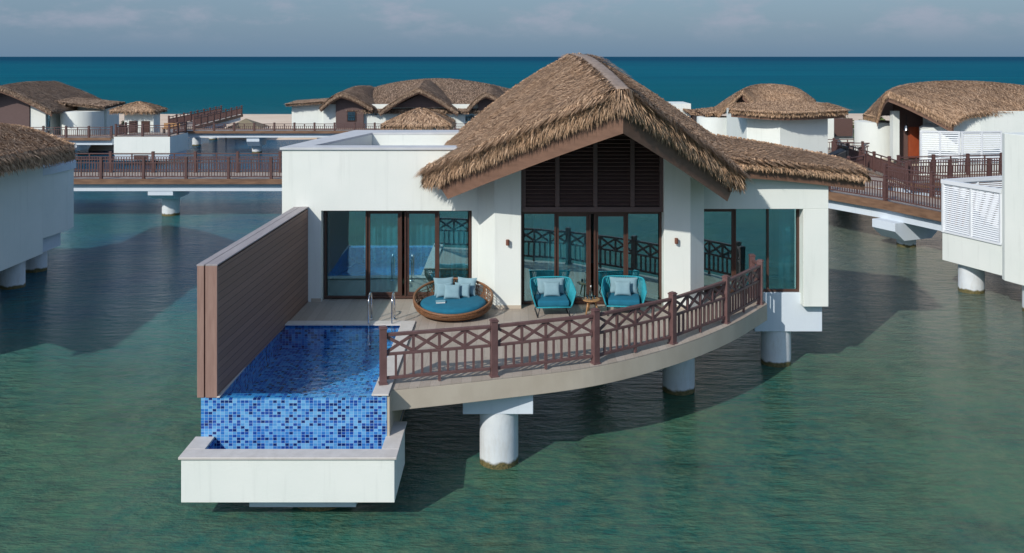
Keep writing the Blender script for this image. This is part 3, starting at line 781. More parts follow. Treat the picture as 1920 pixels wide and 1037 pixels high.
# ------------------------------------------------------------------ curtains
def curtain(x0, x1, y, z0, z1, label, amp=0.045, wl=0.17):
    mb = MB(); n = int((x1 - x0) / 0.02)
    for i in range(n + 1):
        x = x0 + (x1 - x0) * i / n; yy = y + amp * math.sin(2 * math.pi * x / wl + 0.7 * math.sin(x * 3)) + 0.02 * math.sin(x * 11)
        mb.v += [(x, yy, z0), (x, yy + 0.01, z1)]
    for i in range(n): mb.f.append((2 * i, 2 * i + 2, 2 * i + 3, 2 * i + 1))
    o = mb.build('curtain', 'curtain', smooth=True); md = o.modifiers.new('s', 'SOLIDIFY'); md.thickness = 0.006
    return props(o, label, 'curtain', 'curtains behind the villa glass')
curtain(-3.95, -2.95, 24.40, 2.04, 4.55, 'pale pleated curtain behind the second pane of the left sliding door')
curtain(-2.75, -1.2, 24.36, 2.04, 4.55, 'pale pleated curtain behind the right half of the left sliding door')
curtain(0.55, 1.95, 24.1, 2.04, 4.55, 'pale pleated curtain behind the left half of the middle sliding door')
curtain(7.35, 7.7, 25.05, 2.04, 4.55, 'narrow pale curtain at the right end of the right wing window')

# ------------------------------------------------------------------ pool
PL = thing('plunge_pool', (-4.1, 19.5, 0), 'blue mosaic infinity pool beside the villa terrace with overflow trough in front', 'swimming pool')
ps = MB()
X0, X1, Y0, Y1 = -5.53, -2.62, 17.42, 21.76
# basin floor and inner faces, weir wall in front, all mosaic
ps.box(-5.86, X0, 17.15, 21.76, 0.70, 1.972)         # left wall under the screen
ps.box(X1, -2.36, 17.15, 21.76, 0.70, 2.01)          # right wall
ps.box(X0 + 0.001, X1 - 0.001, 17.15, Y0, 0.70, 1.955)  # weir
ps.box(X0 + 0.001, X1 - 0.001, Y1 - 0.002, 21.95, 0.70, 1.99)
ps.box(X0 + 0.001, X1 - 0.001, Y0 + 0.001, Y1 - 0.003, 0.55, 1.42)
basin = ps.build('basin', 'mosaic', PL)
co = MB()
co.box(X1 - 0.02, -2.32, 17.12, 21.62, 2.012, 2.05); co.box(-5.5, -2.32, 21.622, 21.94, 2.004, 2.035)
co.box(-5.56, -5.50, 17.13, 21.62, 1.975, 2.0)
co.build('coping', 'grout', PL, bevel=0.008)
MB().box(-2.358, -2.31, 17.16, 21.9, 0.9, 1.99).build('side_render', 'slab', PL)
wtr = MB(); wtr.add([(X0, 17.14, 1.976), (X1, 17.14, 1.976), (X1, Y1, 1.976), (X0, Y1, 1.976)], [(0, 1, 2, 3)])
wtr.build('pool_water', 'pool_water', PL)
tr = MB()
tr.box(-5.92, -2.10, 16.28, 16.58, 0.42, 1.20); tr.box(-5.92, -5.62, 16.582, 17.148, 0.42, 1.20); tr.box(-2.36, -2.10, 16.582, 17.85, 0.42, 1.20)
tr.box(-5.62, -2.36, 16.582, 17.145, 0.42, 0.60)
tro = tr.build('overflow_trough', 'plaster', PL, bevel=0.01)
tc2 = MB()
tc2.box(-5.96, -2.06, 16.24, 16.60, 1.202, 1.245); tc2.box(-5.96, -5.60, 16.602, 17.145, 1.202, 1.245); tc2.box(-2.38, -2.06, 16.602, 17.86, 1.202, 1.245)
tc2.build('trough_coping', 'grout', tro, bevel=0.008)
tl = MB(); tl.box(-5.618, -2.39, 16.585, 16.60, 0.61, 1.20); tl.box(-5.618, -5.60, 16.601, 17.14, 0.61, 1.2); tl.box(-2.385, -2.37, 16.601, 17.14, 0.61, 1.2); tl.box(-5.6, -2.4, 16.601, 17.14, 0.601, 0.62)
tl.build('trough_tiles', 'mosaic', tro)
tw = MB(); tw.add([(-5.6, 16.6, 0.90), (-2.385, 16.6, 0.90), (-2.385, 17.148, 0.90), (-5.6, 17.148, 0.90)], [(0, 1, 2, 3)])
tw.build('trough_water', 'pool_water', tro)
MB().box(-4.80, -2.85, 16.62, 19.2, 0.17, 0.418).build('pool_beam', 'plaster_low', PL, bevel=0.01)
column(-3.62, 17.35, 0.55, 0.17, PL)
MB().box(-5.8, -2.4, 17.9, 21.9, 0.45, 0.549).build('pool_underside', 'slab', PL)
# pool steps seen under the water
st = MB()
for k in range(3): st.box(-2.95 + 0.0 * k, X1 - 0.003, 19.0 + 0.0, 21.5, 1.43, 1.66) if k == 0 else None
st.build('bench', 'mosaic', PL)
# ladder
LD = thing('pool_ladder', (-3.15, 21.8, 2.0), 'steel pool ladder with two hooped handrails at the back edge of the pool', 'pool ladder')
for x in (-3.42, -2.86):
    path = [(x, 22.16, 2.0), (x, 22.16, 2.45)]
    for a in range(0, 181, 20): path.append((x, 21.93 + 0.23 * math.cos(R(a)), 2.50 + 0.20 * math.sin(R(a))))
    path += [(x, 21.70, 2.2), (x, 21.66, 1.6), (x, 21.66, 1.1)]
    MB().tube(path, 0.021, 10).build('handrail', 'steel', LD, smooth=True)
    MB().lathe([(0.05, 2.001), (0.05, 2.015), (0.024, 2.03)], x, 22.16, 16).build('floor_flange', 'steel', LD)
for z in (1.25, 1.55, 1.80):
    MB().box(-3.40, -2.88, 21.60, 21.70, z, z + 0.03).build('tread', 'steel', LD)

# ------------------------------------------------------------------ privacy screen
PS = thing('privacy_screen', (-5.6, 20.4, 2.0), 'brown boarded privacy wall along the left side of the pool', 'screen wall')
def ysx(y): return -5.56 + (y - 17.15) * (0.24 / 6.6)     # inner face, slightly skewed
sc_ = MB(); a, b = ysx(17.2), ysx(23.74)
sc_.prism([(a, 17.2), (b, 23.742), (b - 0.26, 23.742), (a - 0.26, 17.2)], 1.976, 4.42)
sc_.build('boarding', 'screen', PS)
e1 = MB(); e1.box(-5.775, -5.552, 17.135, 17.198, 1.976, 4.455); e1.build('end_board', 'screen_end', PS, bevel=0.006)
e2 = MB(); e2.box(-5.93, -5.80, 17.135, 17.198, 1.976, 4.455); e2.build('end_board', 'screen_end', PS, bevel=0.006)
e3 = MB(); e3.prism([(-5.93, 17.2), (a - 0.262, 17.2), (b - 0.262, 23.74), (b - 0.36, 23.74)], 1.976, 4.42); e3.build('outer_boarding', 'screen', PS)
c1 = MB(); c1.prism([(a + 0.012, 17.136), (b + 0.012, 23.742), (b - 0.20, 23.742), (a - 0.215, 17.136)], 4.457, 4.485); c1.build('top_board', 'screen_cap', PS, bevel=0.005)
c2 = MB(); c2.prism([(a - 0.235, 17.136), (b - 0.22, 23.742), (b - 0.37, 23.742), (a - 0.385, 17.136)], 4.457, 4.480); c2.build('top_board', 'screen_cap', PS, bevel=0.005)

# ------------------------------------------------------------------ terrace railing
DR = thing('terrace_railing', (2, 20, 2.0), 'maroon railing of crossed braces and balusters round the curved terrace edge', 'railing')
posts = [(-2.50, 17.66), (-0.36, 18.22), (1.74, 18.98), (3.58, 20.30), (5.14, 21.86), (6.42, 23.55), (6.38, 24.2)]
def post(p, zb, hgt, w, parent, mat='rail', ang=0, cap=True):
    m = MB(); c, s_ = math.cos(ang), math.sin(ang)
    def sq(h): return [(p[0] + c * x - s_ * y, p[1] + s_ * x + c * y) for x, y in ((-h, -h), (h, -h), (h, h), (-h, h))]
    m.prism(sq(w / 2), zb, zb + hgt - 0.05)
    if cap: m.prism(sq(w / 2 + 0.012), zb + hgt - 0.049, zb + hgt - 0.02); m.prism(sq(w / 2 - 0.01), zb + hgt - 0.0195, zb + hgt)
    if cap: m.prism(sq(w / 2 + 0.018), zb, zb + 0.03)
    return m.build('post', mat, parent, bevel=0.005)
for i, p in enumerate(posts):
    q = posts[min(i + 1, len(posts) - 1)]; o = posts[max(i - 1, 0)]
    ang = math.atan2(q[1] - o[1], q[0] - o[0]) if i < 6 else 0
    post(p, 2.05 if i == 0 else 2.0, 1.12 if i == 0 else 1.15, 0.135, DR, ang=ang)
def xpanel(p, q, zb, parent, nmod, nbal):
    p = Vector((*p, 0)); q = Vector((*q, 0)); d = (q - p).normalized(); p = p + d * 0.075; q = q - d * 0.075; L = (q - p).length
    at = lambda s_, z: p + d * s_ + Vector((0, 0, z))
    zt, zm, zl = zb + 0.98, zb + 0.60, zb + 0.14
    m = MB()
    m.bar(at(0, zt), at(L, zt), 0.085, 0.06); m.bar(at(0, zm), at(L, zm), 0.05, 0.055); m.bar(at(0, zl), at(L, zl), 0.05, 0.06)
    f = m.build('rail_panel', 'rail', parent, bevel=0.006)
    step = L / nmod
    for k in range(1, nmod):
        b = MB(); b.box(-0.024, 0.024, -0.024, 0.024, 0, 1)
        b = MB(); b.bar(at(k * step, zm + 0.03), at(k * step, zt - 0.032), 0.05, 0.05, up=d); b.build('stile', 'rail', f)
        if k == nmod // 2:
            b = MB(); b.bar(at(k * step, zb), at(k * step, zl - 0.032), 0.05, 0.05, up=d); b.build('foot', 'rail', f)
    for k in range(nmod):
        a0, a1 = k * step + (0.028 if k else 0), (k + 1) * step - (0.028 if k < nmod - 1 else 0)
        b = MB(); b.bar(at(a0, zm + 0.045), at(a1, zt - 0.048), 0.030, 0.058); b.build('cross_brace', 'rail', f)
        b = MB(); b.bar(at(a0, zt - 0.048), at(a1, zm + 0.045), 0.026, 0.058); b.build('cross_brace', 'rail', f)
    for k in range(1, nbal + 1):
        b = MB(); s_ = L * k / (nbal + 1); w = 0.055 if k == (nbal + 1) // 2 else 0.041
        b.bar(at(s_, zl + 0.032), at(s_, zm - 0.03), w, w, up=d); b.build('baluster', 'rail', f)
for i in range(5): xpanel(posts[i], posts[i + 1], 2.02, DR, 4, 11)
xpanel(posts[5], posts[6], 2.02, DR, 1, 3)

# ------------------------------------------------------------------ furniture
def cushion(w, h, t, name, mat, parent=None, corner=0.10, M4=None, n=16, origin=None):
    """pillow in local xz plane with thickness along y; corners pinched out"""
    mb = MB()
    for side in (-1, 1):
        for i in range(n + 1):
            for j in range(n + 1):
                u = -1 + 2 * i / n; v = -1 + 2 * j / n
                prof = ((1 - u ** 4) * (1 - v ** 4)) ** 0.45
                pin = 1 - corner * (1 - abs(v) ** 2) * abs(u) ** 4; pin2 = 1 - corner * (1 - abs(u) ** 2) * abs(v) ** 4
                mb.v.append((u * w / 2 * pin, side * t / 2 * prof, h / 2 + v * h / 2 * pin2))
    N = (n + 1) ** 2
    for s_ in range(2):
        for i in range(n):
            for j in range(n):
                a = s_ * N + i * (n + 1) + j; f = (a, a + n + 1, a + n + 2, a + 1); mb.f.append(f if s_ == 0 else f[::-1])
    if M4 is not None: mb.v = [tuple(M4 @ Vector(v)) for v in mb.v]
    o = mb.build(name, mat, parent, smooth=True, origin=origin)
    return o
from mathutils import Matrix
def pillow(label, cat, name, mat, w, h, t, loc, lean, yaw, group, roll=0.0):
    o = cushion(w, h, t, name, mat, None, origin=(0, 0, 0))
    o.location = loc; o.rotation_euler = (R(-lean), R(roll), R(yaw))
    return props(o, label, cat, group)
# daybed
DC = (-1.46, 22.62)
DB = thing('daybed', (DC[0], DC[1], 2.0), 'round woven brown daybed with blue mattress on the terrace', 'daybed')
def rimp(a, t):
    """t=0 base ring, t=1 rim ring; rim tilts up to the back"""
    ca, sa = math.cos(a), math.sin(a)
    r0, r1 = 0.70, 0.97
    f = math.sin(t * math.pi / 2) ** 0.8
    r = r0 + (r1 - r0) * f + 0.04 * math.sin(math.pi * t)
    zr = 0.44 + 0.22 * sa
    z = 0.03 + (zr - 0.03) * t
    return (DC[0] + r * ca, DC[1] + 0.93 * r * sa + (0.0), 2.0 + z)
wk = MB(); rw = random.Random(11)
for t in np.linspace(0.0, 0.42, 11):
    wk.tube([rimp(2 * math.pi * k / 56, t) for k in range(56)], 0.017, 6, closed=True)
for t in (0.52, 0.64, 0.80):
    wk.tube([rimp(2 * math.pi * k / 56, t + 0.03 * math.sin(7 * k / 9 + t * 9)) for k in range(56)], 0.009, 5, closed=True)
for k in range(130):
    a = 2 * math.pi * k / 130; sk_ = rw.uniform(-0.30, 0.30); t0 = rw.choice([0.0, 0.3])
    wk.tube([rimp(a + sk_ * (s_ / 5), t0 + (1 - t0) * s_ / 5) for s_ in range(6)], 0.008, 5)
wk.build('basket', 'wicker', DB, smooth=True)
MB().tube([rimp(2 * math.pi * k / 72, 1.0) for k in range(72)], 0.032, 10, closed=True).build('rim', 'wicker', DB, smooth=True)
ln = MB(); ln.lathe([(0.66, 2.02), (0.82, 2.10), (0.845, 2.15), (0.0, 2.16)], *DC, 48); ln.build('base', 'wicker', DB, smooth=True)
mt = MB()
prof = [(0.0, 2.17), (0.76, 2.17), (0.815, 2.20), (0.825, 2.26), (0.80, 2.31), (0.74, 2.335), (0.4, 2.345), (0.0, 2.35)]
mt.lathe(prof[1:-1], DC[0], DC[1] + 0.02, 56); mt.build('mattress', 'teal', DB, smooth=True)
g = 'pillows on the round daybed'
pillow('large slate blue pillow at the back left of the round daybed', 'pillow', 'pillow', 'pale', 0.52, 0.46, 0.16, (-1.72, 23.12, 2.33), 22, 12, g)
pillow('large slate blue pillow at the back right of the round daybed', 'pillow', 'pillow', 'pale', 0.52, 0.46, 0.16, (-1.18, 23.12, 2.33), 22, -14, g)
pillow('square pale pillow leaning left of the front pillow on the daybed', 'pillow', 'pillow', 'pale', 0.42, 0.37, 0.14, (-1.70, 22.90, 2.34), 22, 8, g)
pillow('square pale pillow leaning right of the front pillow on the daybed', 'pillow', 'pillow', 'pale', 0.42, 0.37, 0.14, (-1.27, 22.90, 2.34), 22, -12, g)
pillow('small pale pillow in front of the four others on the daybed', 'pillow', 'pillow', 'pale', 0.42, 0.37, 0.14, (-1.50, 22.74, 2.34), 24, 0, g)
BK = thing('book', (-1.74, 22.36, 2.345), 'closed blue book with white pages lying on the daybed mattress', 'book')
bb = MB(); bb.prism([(-1.86, 22.30), (-1.64, 22.34), (-1.66, 22.50), (-1.88, 22.46)], 2.348, 2.378); bb.build('page_block', 'paper', BK)
bb = MB(); bb.prism([(-1.868, 22.292), (-1.632, 22.334), (-1.654, 22.508), (-1.888, 22.468)], 2.379, 2.386); bb.build('cover', 'book', BK)
# armchair
def make_armchair():
    A = thing('armchair', (0, 0, 0), 'x', 'armchair', 'turquoise rope armchairs on the terrace')
    fr = MB()
    W2, D2 = 0.42, 0.36
    # seat frame
    sf = [(-W2, -D2, .24), (W2, -D2, .24), (W2 * .95, D2, .24), (-W2 * .95, D2, .24)]
    fr.tube(sf, 0.018, 8, closed=True)
    # upper rim: front left up, round back, front right
    rim = smoothpath([(-W2 - .02, -D2 - .02, .26), (-W2 - .11, -D2 - .03, .56), (-W2 - .12, -D2 + .06, .63), (-W2 - .11, 0.1, .70), (-W2 - .03, D2 + .06, .77), (0, D2 + .10, .79), (W2 + .03, D2 + .06, .77), (W2 + .11, 0.1, .70), (W2 + .12, -D2 + .06, .63), (W2 + .11, -D2 - .03, .56), (W2 + .02, -D2 - .02, .26)], 60)
    fr.tube(rim, 0.019, 8)
    fr.build('frame', 'rope', A, smooth=True)
    rp = MB()
    n = 68
    for k in range(n):
        t = (k + 0.5) / n; i = 6 + t * 48
        a = rim[int(i)] * (1 - (i % 1)) + rim[min(int(i) + 1, 60)] * (i % 1)
        # matching point on the seat frame
        per = t * (2 * D2 * 2 + 2 * W2)
        if per < 2 * D2: b = (-W2, -D2 + per, .24)
        elif per < 2 * D2 + 2 * W2: b = (-W2 + per - 2 * D2, D2, .24)
        else: b = (W2, D2 - (per - 2 * D2 - 2 * W2), .24)
        rp.tube([a, ((a[0] + b[0]) / 2 * 1.02, (a[1] + b[1]) / 2, (a[2] + .24) / 2 - .01), b], 0.011, 5)
    rp.build('rope_weave', 'rope', A, smooth=True)
    sp_ = MB(); sp_.box(-W2 + .01, W2 - .01, -D2 + .01, D2 - .01, .215, .245); sp_.build('seat_base', 'dark_metal', A)
    cs = MB(); cs.box(-W2 + .03, W2 - .03, -D2 - .02, D2 - .03, .255, .40)
    c = cs.build('seat_cushion', 'teal', A, smooth=True, bevel=0.04); c.modifiers['bevel'].segments = 4
    bc = cushion(0.70, 0.40, 0.16, 'back_cushion', 'pale', A, corner=0.06, M4=Matrix.Translation((0, D2 - .09, .40)) @ Matrix.Rotation(R(-16), 4, 'X'))
    for s_ in (-1, 1):
        lg = MB(); lg.tube([(s_ * (W2 - .08), -D2 + .02, .23), (s_ * (W2 - .02), -D2 - .05, .012), (s_ * (W2 - .02), D2 - .02, .012), (s_ * (W2 - .08), D2 - .08, .23)], 0.014, 8)
        lg.build('leg', 'dark_metal', A, smooth=True)
    return A
A1 = make_armchair(); A1.location = (1.0, 22.72, 2.0); A1.rotation_euler.z = R(4)
A1['label'] = 'turquoise rope armchair with blue seat cushion, on the left of the small round table'
A2 = copy_tree(A1); A2.location = (2.80, 22.80, 2.0); A2.rotation_euler.z = R(-6)
A2['label'] = 'turquoise rope armchair with blue seat cushion, on the right of the small round table'
g = 'small pillows on the rope armchairs'
pillow('small square pale pillow on the armchair left of the round table', 'pillow', 'pillow', 'pale', 0.42, 0.36, 0.13, (1.0, 22.76, 2.40), 20, 2, g)
pillow('small square pale pillow on the armchair right of the round table', 'pillow', 'pillow', 'pale', 0.42, 0.36, 0.13, (2.78, 22.84, 2.40), 20, -4, g)
# side table
TX, TY = 1.97, 22.70
ST = thing('side_table', (TX, TY, 2.0), 'small round teak side table between the two armchairs', 'side table')
MB().lathe([(0.20, 2.325), (0.225, 2.335), (0.228, 2.35), (0.215, 2.36)], TX, TY, 40).build('table_top', 'teak', ST, bevel=0.0)
for a in (225, 345, 105):
    c, s_ = math.cos(R(a)), math.sin(R(a))
    MB().tube([(TX + .10 * c, TY + .10 * s_, 2.326), (TX + .19 * c, TY + .19 * s_, 2.0)], [0.026, 0.017], 8).build('leg', 'teak', ST, smooth=True)
BT = thing('bottle', (TX + .0, TY + .06, 2.361), 'clear glass bottle with white cap on the small round table', 'bottle')
MB().lathe([(0.035, 2.362), (0.038, 2.37), (0.038, 2.52), (0.030, 2.56), (0.014, 2.60), (0.013, 2.645)], TX, TY + .06, 20).build('bottle_body', 'clear', BT, smooth=True)
MB().lathe([(0.017, 2.646), (0.017, 2.672), (0.012, 2.676)], TX, TY + .06, 16).build('cap', 'paper', BT)
gl_lab = ['clear drinking glass on the round table, left of the bottle', 'clear drinking glass on the round table, in front of the bottle', 'clear drinking glass on the round table, right of the bottle']
for (dx, dy), lb in zip(((-.09, 0.0), (-.01, -.08), (.09, -.01)), gl_lab):
    m = MB(); m.lathe([(0.026, 2.362), (0.032, 2.44), (0.029, 2.44), (0.024, 2.37)], TX + dx, TY + dy, 18)
    props(m.build('drinking_glass', 'clear', smooth=True), lb, 'glass', 'glasses on the side table')
# wall lamps
for x, z, lb in ((-0.11, 3.70, 'small copper wall lamp on the pillar left of the middle glass doors'), (4.16, 3.74, 'small copper wall lamp on the pillar right of the middle glass doors')):
    L_ = thing('wall_lamp', (x, 23.1, z), lb, 'wall lamp', 'wall lamps on the pillars')
    MB().box(x - .035, x + .035, 23.07, 23.098, z - .06, z + .06).build('mount', 'lamp', L_, bevel=0.004)
    MB().lathe([(0.04, z - .075), (0.045, z - .06), (0.045, z + .06), (0.03, z + .07)], x, 23.02, 20).build('shade', 'lamp', L_)

# ------------------------------------------------------------------ footbridges and their railings
def railing(pts, zb, hgt, label, group='railings of the footbridges', mat='rail_far', spacing=2.2, bal=0.14, bw=0.035, pw=0.14):
    c = np.mean(np.array(pts, float), 0)
    t = thing('bridge_railing', (c[0], c[1], zb), label, 'railing', group)
    first = None
    for i in range(len(pts) - 1):
        p = Vector((*pts[i], 0)); q = Vector((*pts[i + 1], 0)); L = (q - p).length; n = max(1, round(L / spacing)); d = (q - p) / n; ang = math.atan2(d.y, d.x)
        for k in range(n + (1 if i == len(pts) - 2 else 0)):
            a = p + d * k; post((a.x, a.y), zb, hgt, pw, t, mat=mat, ang=ang)
        for k in range(n):
            a = p + d * k; b = a + d; u = d.normalized(); l = d.length
            m = MB()
            for z, w, h_ in ((hgt - 0.12, 0.08, 0.05), (hgt - 0.30, 0.04, 0.045), (0.14, 0.04, 0.05)):
                m.bar(a + u * pw / 2 + Vector((0, 0, zb + z)), b - u * pw / 2 + Vector((0, 0, zb + z)), w, h_)
            nb = max(1, int((l - pw) / bal))
            for r in range(nb):
                s_ = pw / 2 + (l - pw) * (r + 0.5) / nb; e = a + u * s_
                w = bw * (1.7 if r == nb // 2 else 1)
                m.bar(e + Vector((0, 0, zb + 0.166)), e + Vector((0, 0, zb + hgt - (0.146 if r == nb // 2 else 0.324))), w, w, up=u)
            m.build('rail_panel', mat, t)
    return t
def offset(pts, dist):
    out = []
    for i, p in enumerate(pts):
        a = Vector(pts[max(i - 1, 0)]); b = Vector(pts[min(i + 1, len(pts) - 1)]); d = (b - a).normalized(); out.append((p[0] - d.y * dist, p[1] + d.x * dist))
    return out
def bridge(pts, width, zt, label, piers, fth=0.26, gth=0.42, colr=0.45, group='footbridges over the lagoon', cap=(1.3, 0.5), name='footbridge'):
    """pts = near edge line, deck lies to its left-hand side"""
    c = np.mean(np.array(pts, float), 0)
    t = thing(name, (c[0], c[1], 0), label, 'footbridge', group)
    o = offset(pts, width); n = len(pts)
    MB().prism(list(pts) + o[::-1], zt - 0.10, zt).build('deck', 'deck', t)
    f = MB()
    for i in range(n - 1):
        for L_, sgn in ((pts, -1), (o, 1)):
            a, b = Vector((*L_[i], zt - fth / 2 + 0.03)), Vector((*L_[i + 1], zt - fth / 2 + 0.03))
            f.bar(a, b, 0.10, fth)
    f.build('edge_timber', 'fascia', t)
    gi, go = offset(pts, 0.22), offset(pts, width - 0.22)
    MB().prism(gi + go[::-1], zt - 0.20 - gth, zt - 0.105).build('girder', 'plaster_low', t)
    for (x, y) in piers:
        d = (Vector(pts[-1]) - Vector(pts[0])).normalized(); nn = Vector((-d.y, d.x)); zc = zt - 0.202 - gth
        P = Vector((x, y)); a = cap[0] / 2; w = width / 2 - 0.05; w2 = 0.8
        m = MB(); q = [P - d * a - nn * w, P + d * a - nn * w, P + d * a + nn * w, P - d * a + nn * w]; q2 = [P - d * a - nn * w2, P + d * a - nn * w2, P + d * a + nn * w2, P - d * a + nn * w2]
        m.add([(v.x, v.y, zc - cap[1]) for v in q2] + [(v.x, v.y, zc - cap[1] * 0.45) for v in q] + [(v.x, v.y, zc) for v in q],
              [(3, 2, 1, 0), (0, 1, 5, 4), (1, 2, 6, 5), (2, 3, 7, 6), (3, 0, 4, 7), (4, 5, 9, 8), (5, 6, 10, 9), (6, 7, 11, 10), (7, 4, 8, 11), (8, 9, 10, 11)])
        m.build('pier_cap', 'plaster_low', t, bevel=0.01)
        column(x, y, colr, zc - cap[1], t, n=28)
    return t
bridge([(-32, 46.6), (-8, 46.6)], 3.0, 2.1, 'long straight footbridge between the left thatched villa and the central villa', [(-18.1, 48.3), (-29.5, 48.3)])
railing([(-32, 46.72), (-8, 46.72)], 2.1, 1.15, 'front maroon railing of the footbridge left of the central villa')
railing([(-31, 49.45), (-8, 49.45)], 2.1, 1.15, 'rear maroon railing of the footbridge left of the central villa')
bridge([(-29.0, 78.0), (2, 78.0)], 2.6, 2.0, 'far footbridge in front of the long thatched building', [(-22.3, 79.6), (-8, 79.6)], colr=0.42, fth=0.22, gth=0.36, cap=(1.1, 0.8))
railing([(-29.0, 78.1), (2, 78.1)], 2.0, 0.74, 'maroon railing of the far footbridge in front of the long thatched building', spacing=1.75, bw=0.045, bal=0.16, pw=0.15)
bridge([(-44, 71.5), (-31.5, 71.5)], 2.6, 2.0, 'short footbridge left of the white lookout box', [(-35.6, 73.0)], fth=0.22, gth=0.36, cap=(2.6, 0.5), colr=0.7)
railing([(-44, 71.6), (-31.5, 71.6)], 2.0, 0.95, 'maroon railing of the short footbridge left of the white lookout box', spacing=1.9)
bridge([(-28.2, 80.7), (-29.0, 98)], 2.4, 2.15, 'wooden walkway running back from the far footbridge to the beach', [(-29.8, 86), (-30.2, 92)], colr=0.4)
railing([(-28.3, 80.9), (-29.1, 98)], 2.15, 1.0, 'right hand maroon railing of the walkway to the beach')
railing([(-30.5, 80.9), (-31.3, 98)], 2.15, 1.0, 'left hand maroon railing of the walkway to the beach')
A_ = [(11.6, 50.0), (13.2, 46.4), (14.9, 43.0), (16.45, 40.2), (17.6, 37.2), (18.6, 33.9)]
bridge(A_, 2.8, 2.0, 'curved footbridge right of the central villa running to the white louvred villa', [(17.5, 40.4), (13.6, 49.5)], fth=0.38, gth=0.60, colr=0.40, cap=(1.3, 0.8))
railing([(13.3, 46.3), (14.95, 43.05), (16.5, 40.22), (17.65, 37.22), (18.7, 34.0)], 2.0, 1.15, 'near maroon railing of the curved footbridge right of the central villa')
railing([(18.3, 44.6), (19.2, 41.6), (20.3, 38.6), (21.4, 35.2)], 2.0, 1.15, 'far maroon railing of the curved footbridge right of the central villa')
bridge([(16.9, 45.2), (17.6, 58.6)], -2.6, 1.992, 'straight footbridge running back from the curved one to the door with the bell lamp', [(18.6, 51.0)], fth=0.24, gth=0.5, colr=0.4, cap=(1.5, 0.4))
railing([(19.75, 45.6), (20.5, 57.6)], 2.0, 1.15, 'right hand maroon railing of the footbridge running back to the bell lamp door')
railing([(17.0, 48.4), (17.5, 58.4)], 2.0, 1.15, 'left hand maroon railing of the footbridge running back to the bell lamp door')
railing([(17.0, 48.3), (19.6, 50.6)], 2.0, 1.0, 'short maroon railing crossing the corner where the right footbridges meet')
bridge([(19.9, 45.8), (29.0, 47.6)], 2.6, 1.984, 'footbridge passing in front of the white louvred screen on the far right', [(24.0, 48.0)], fth=0.26, gth=0.5, colr=0.4, cap=(1.5, 0.4))
railing([(20.1, 45.95), (29.0, 47.7)], 2.0, 1.15, 'near maroon railing of the footbridge in front of the white louvred screen')
railing([(20.6, 48.5), (28.8, 50.15)], 2.0, 1.15, 'rear maroon railing of the footbridge in front of the white louvred screen')
bridge([(17.6, 58.7), (27.4, 58.2)], 2.6, 1.976, 'far right footbridge ending at the red door', [(22.5, 60.0)], fth=0.26, gth=0.5, colr=0.4, cap=(1.5, 0.4))
railing([(20.7, 58.75), (26.3, 58.3)], 2.0, 0.95, 'near maroon railing of the footbridge ending at the red door', spacing=2.0)
railing([(18.0, 61.2), (23.4, 61.0)], 2.0, 0.95, 'rear maroon railing of the footbridge ending at the red door', spacing=2.0)
CT = thing('covered_cart', (18.6, 53.0, 2.0), 'black covered cart parked between the railings on the right footbridge', 'cart')
m = MB(); m.prism([(18.0, 52.4), (19.3, 52.4), (19.3, 53.4), (18.0, 53.4)], 2.12, [2.5, 3.05, 3.05, 2.5]); m.build('cover', 'dark_metal', CT, bevel=0.08)
MB().box(19.32, 19.42, 52.5, 53.3, 2.1, 3.2).build('handle', 'dark_metal', CT)
for x in (18.3, 19.1):
    for y in (52.42, 53.3): MB().tube([(x, y - .04, 2.13), (x, y + .04, 2.13)], 0.12, 14).build('wheel', 'dark_metal', CT)

# ------------------------------------------------------------------ neighbouring villas
def far_slope(T, r, e, n, **k):
    a = dict(bulge=0.15, th=0.22, nu=10, nv=14, L=0.42, w=0.034, lift=0.045, front=0.7, fringe=900, flen=0.20, n=int(n * 1.6)); a.update(k); return T.slope(r, e, **a)
def part_box(name, mat, parent, *b, bevel=0.0): return MB().box(*b).build(name, mat, parent, bevel=bevel)
def part_prism(name, mat, parent, poly, z0, z1, bevel=0.0): return MB().prism(poly, z0, z1).build(name, mat, parent, bevel=bevel)

# near left villa
V = thing('villa', (-19, 30, 0), 'white curved villa under a low thatched eave, cut by the left edge of the picture', 'villa')
arc = smoothpath([(-17.15, 22.0), (-17.45, 26.0), (-17.6, 30.0), (-17.62, 34.2)], 16)
part_prism('wall', 'plaster', V, [(p[0], p[1]) for p in arc] + [(-26, 34.2), (-26, 22)], 1.0, 4.75, 0.01)
a2 = [(-17.80, 34.21), (-17.70, 35.2), (-17.66, 36.2), (-17.72, 36.8), (-18.0, 37.3), (-18.8, 37.7), (-20.2, 37.8), (-20.2, 34.21)]
m = MB(); inner = [(-17.85, 34.35), (-17.84, 37.1), (-18.15, 38.6), (-18.9, 39.2), (-20.0, 39.4), (-20.0, 34.35)]
m.prism(a2, 1.5, 3.9); m.build('bath_wall', 'plaster', V, bevel=0.02)
for i in range(len(a2) - 1):
    p, q = a2[i], a2[i + 1]; mm = MB() if i == 0 else mm; mm.bar((p[0], p[1], 4.04), (q[0], q[1], 4.04), 0.2, 0.275)
mm.build('parapet_cap', 'plaster_low', V)
part_prism('lower_wall', 'plaster_low', V, [(-18.1, 34.6), (-18.05, 36.4), (-20, 36.4), (-20, 34.6)], 0.85, 1.498)
column(-18.22, 33.2, 0.42, 1.0, V); column(-18.72, 35.75, 0.42, 1.5, V); column(-18.6, 27.0, 0.42, 1.0, V)
T3 = Thatch(9)
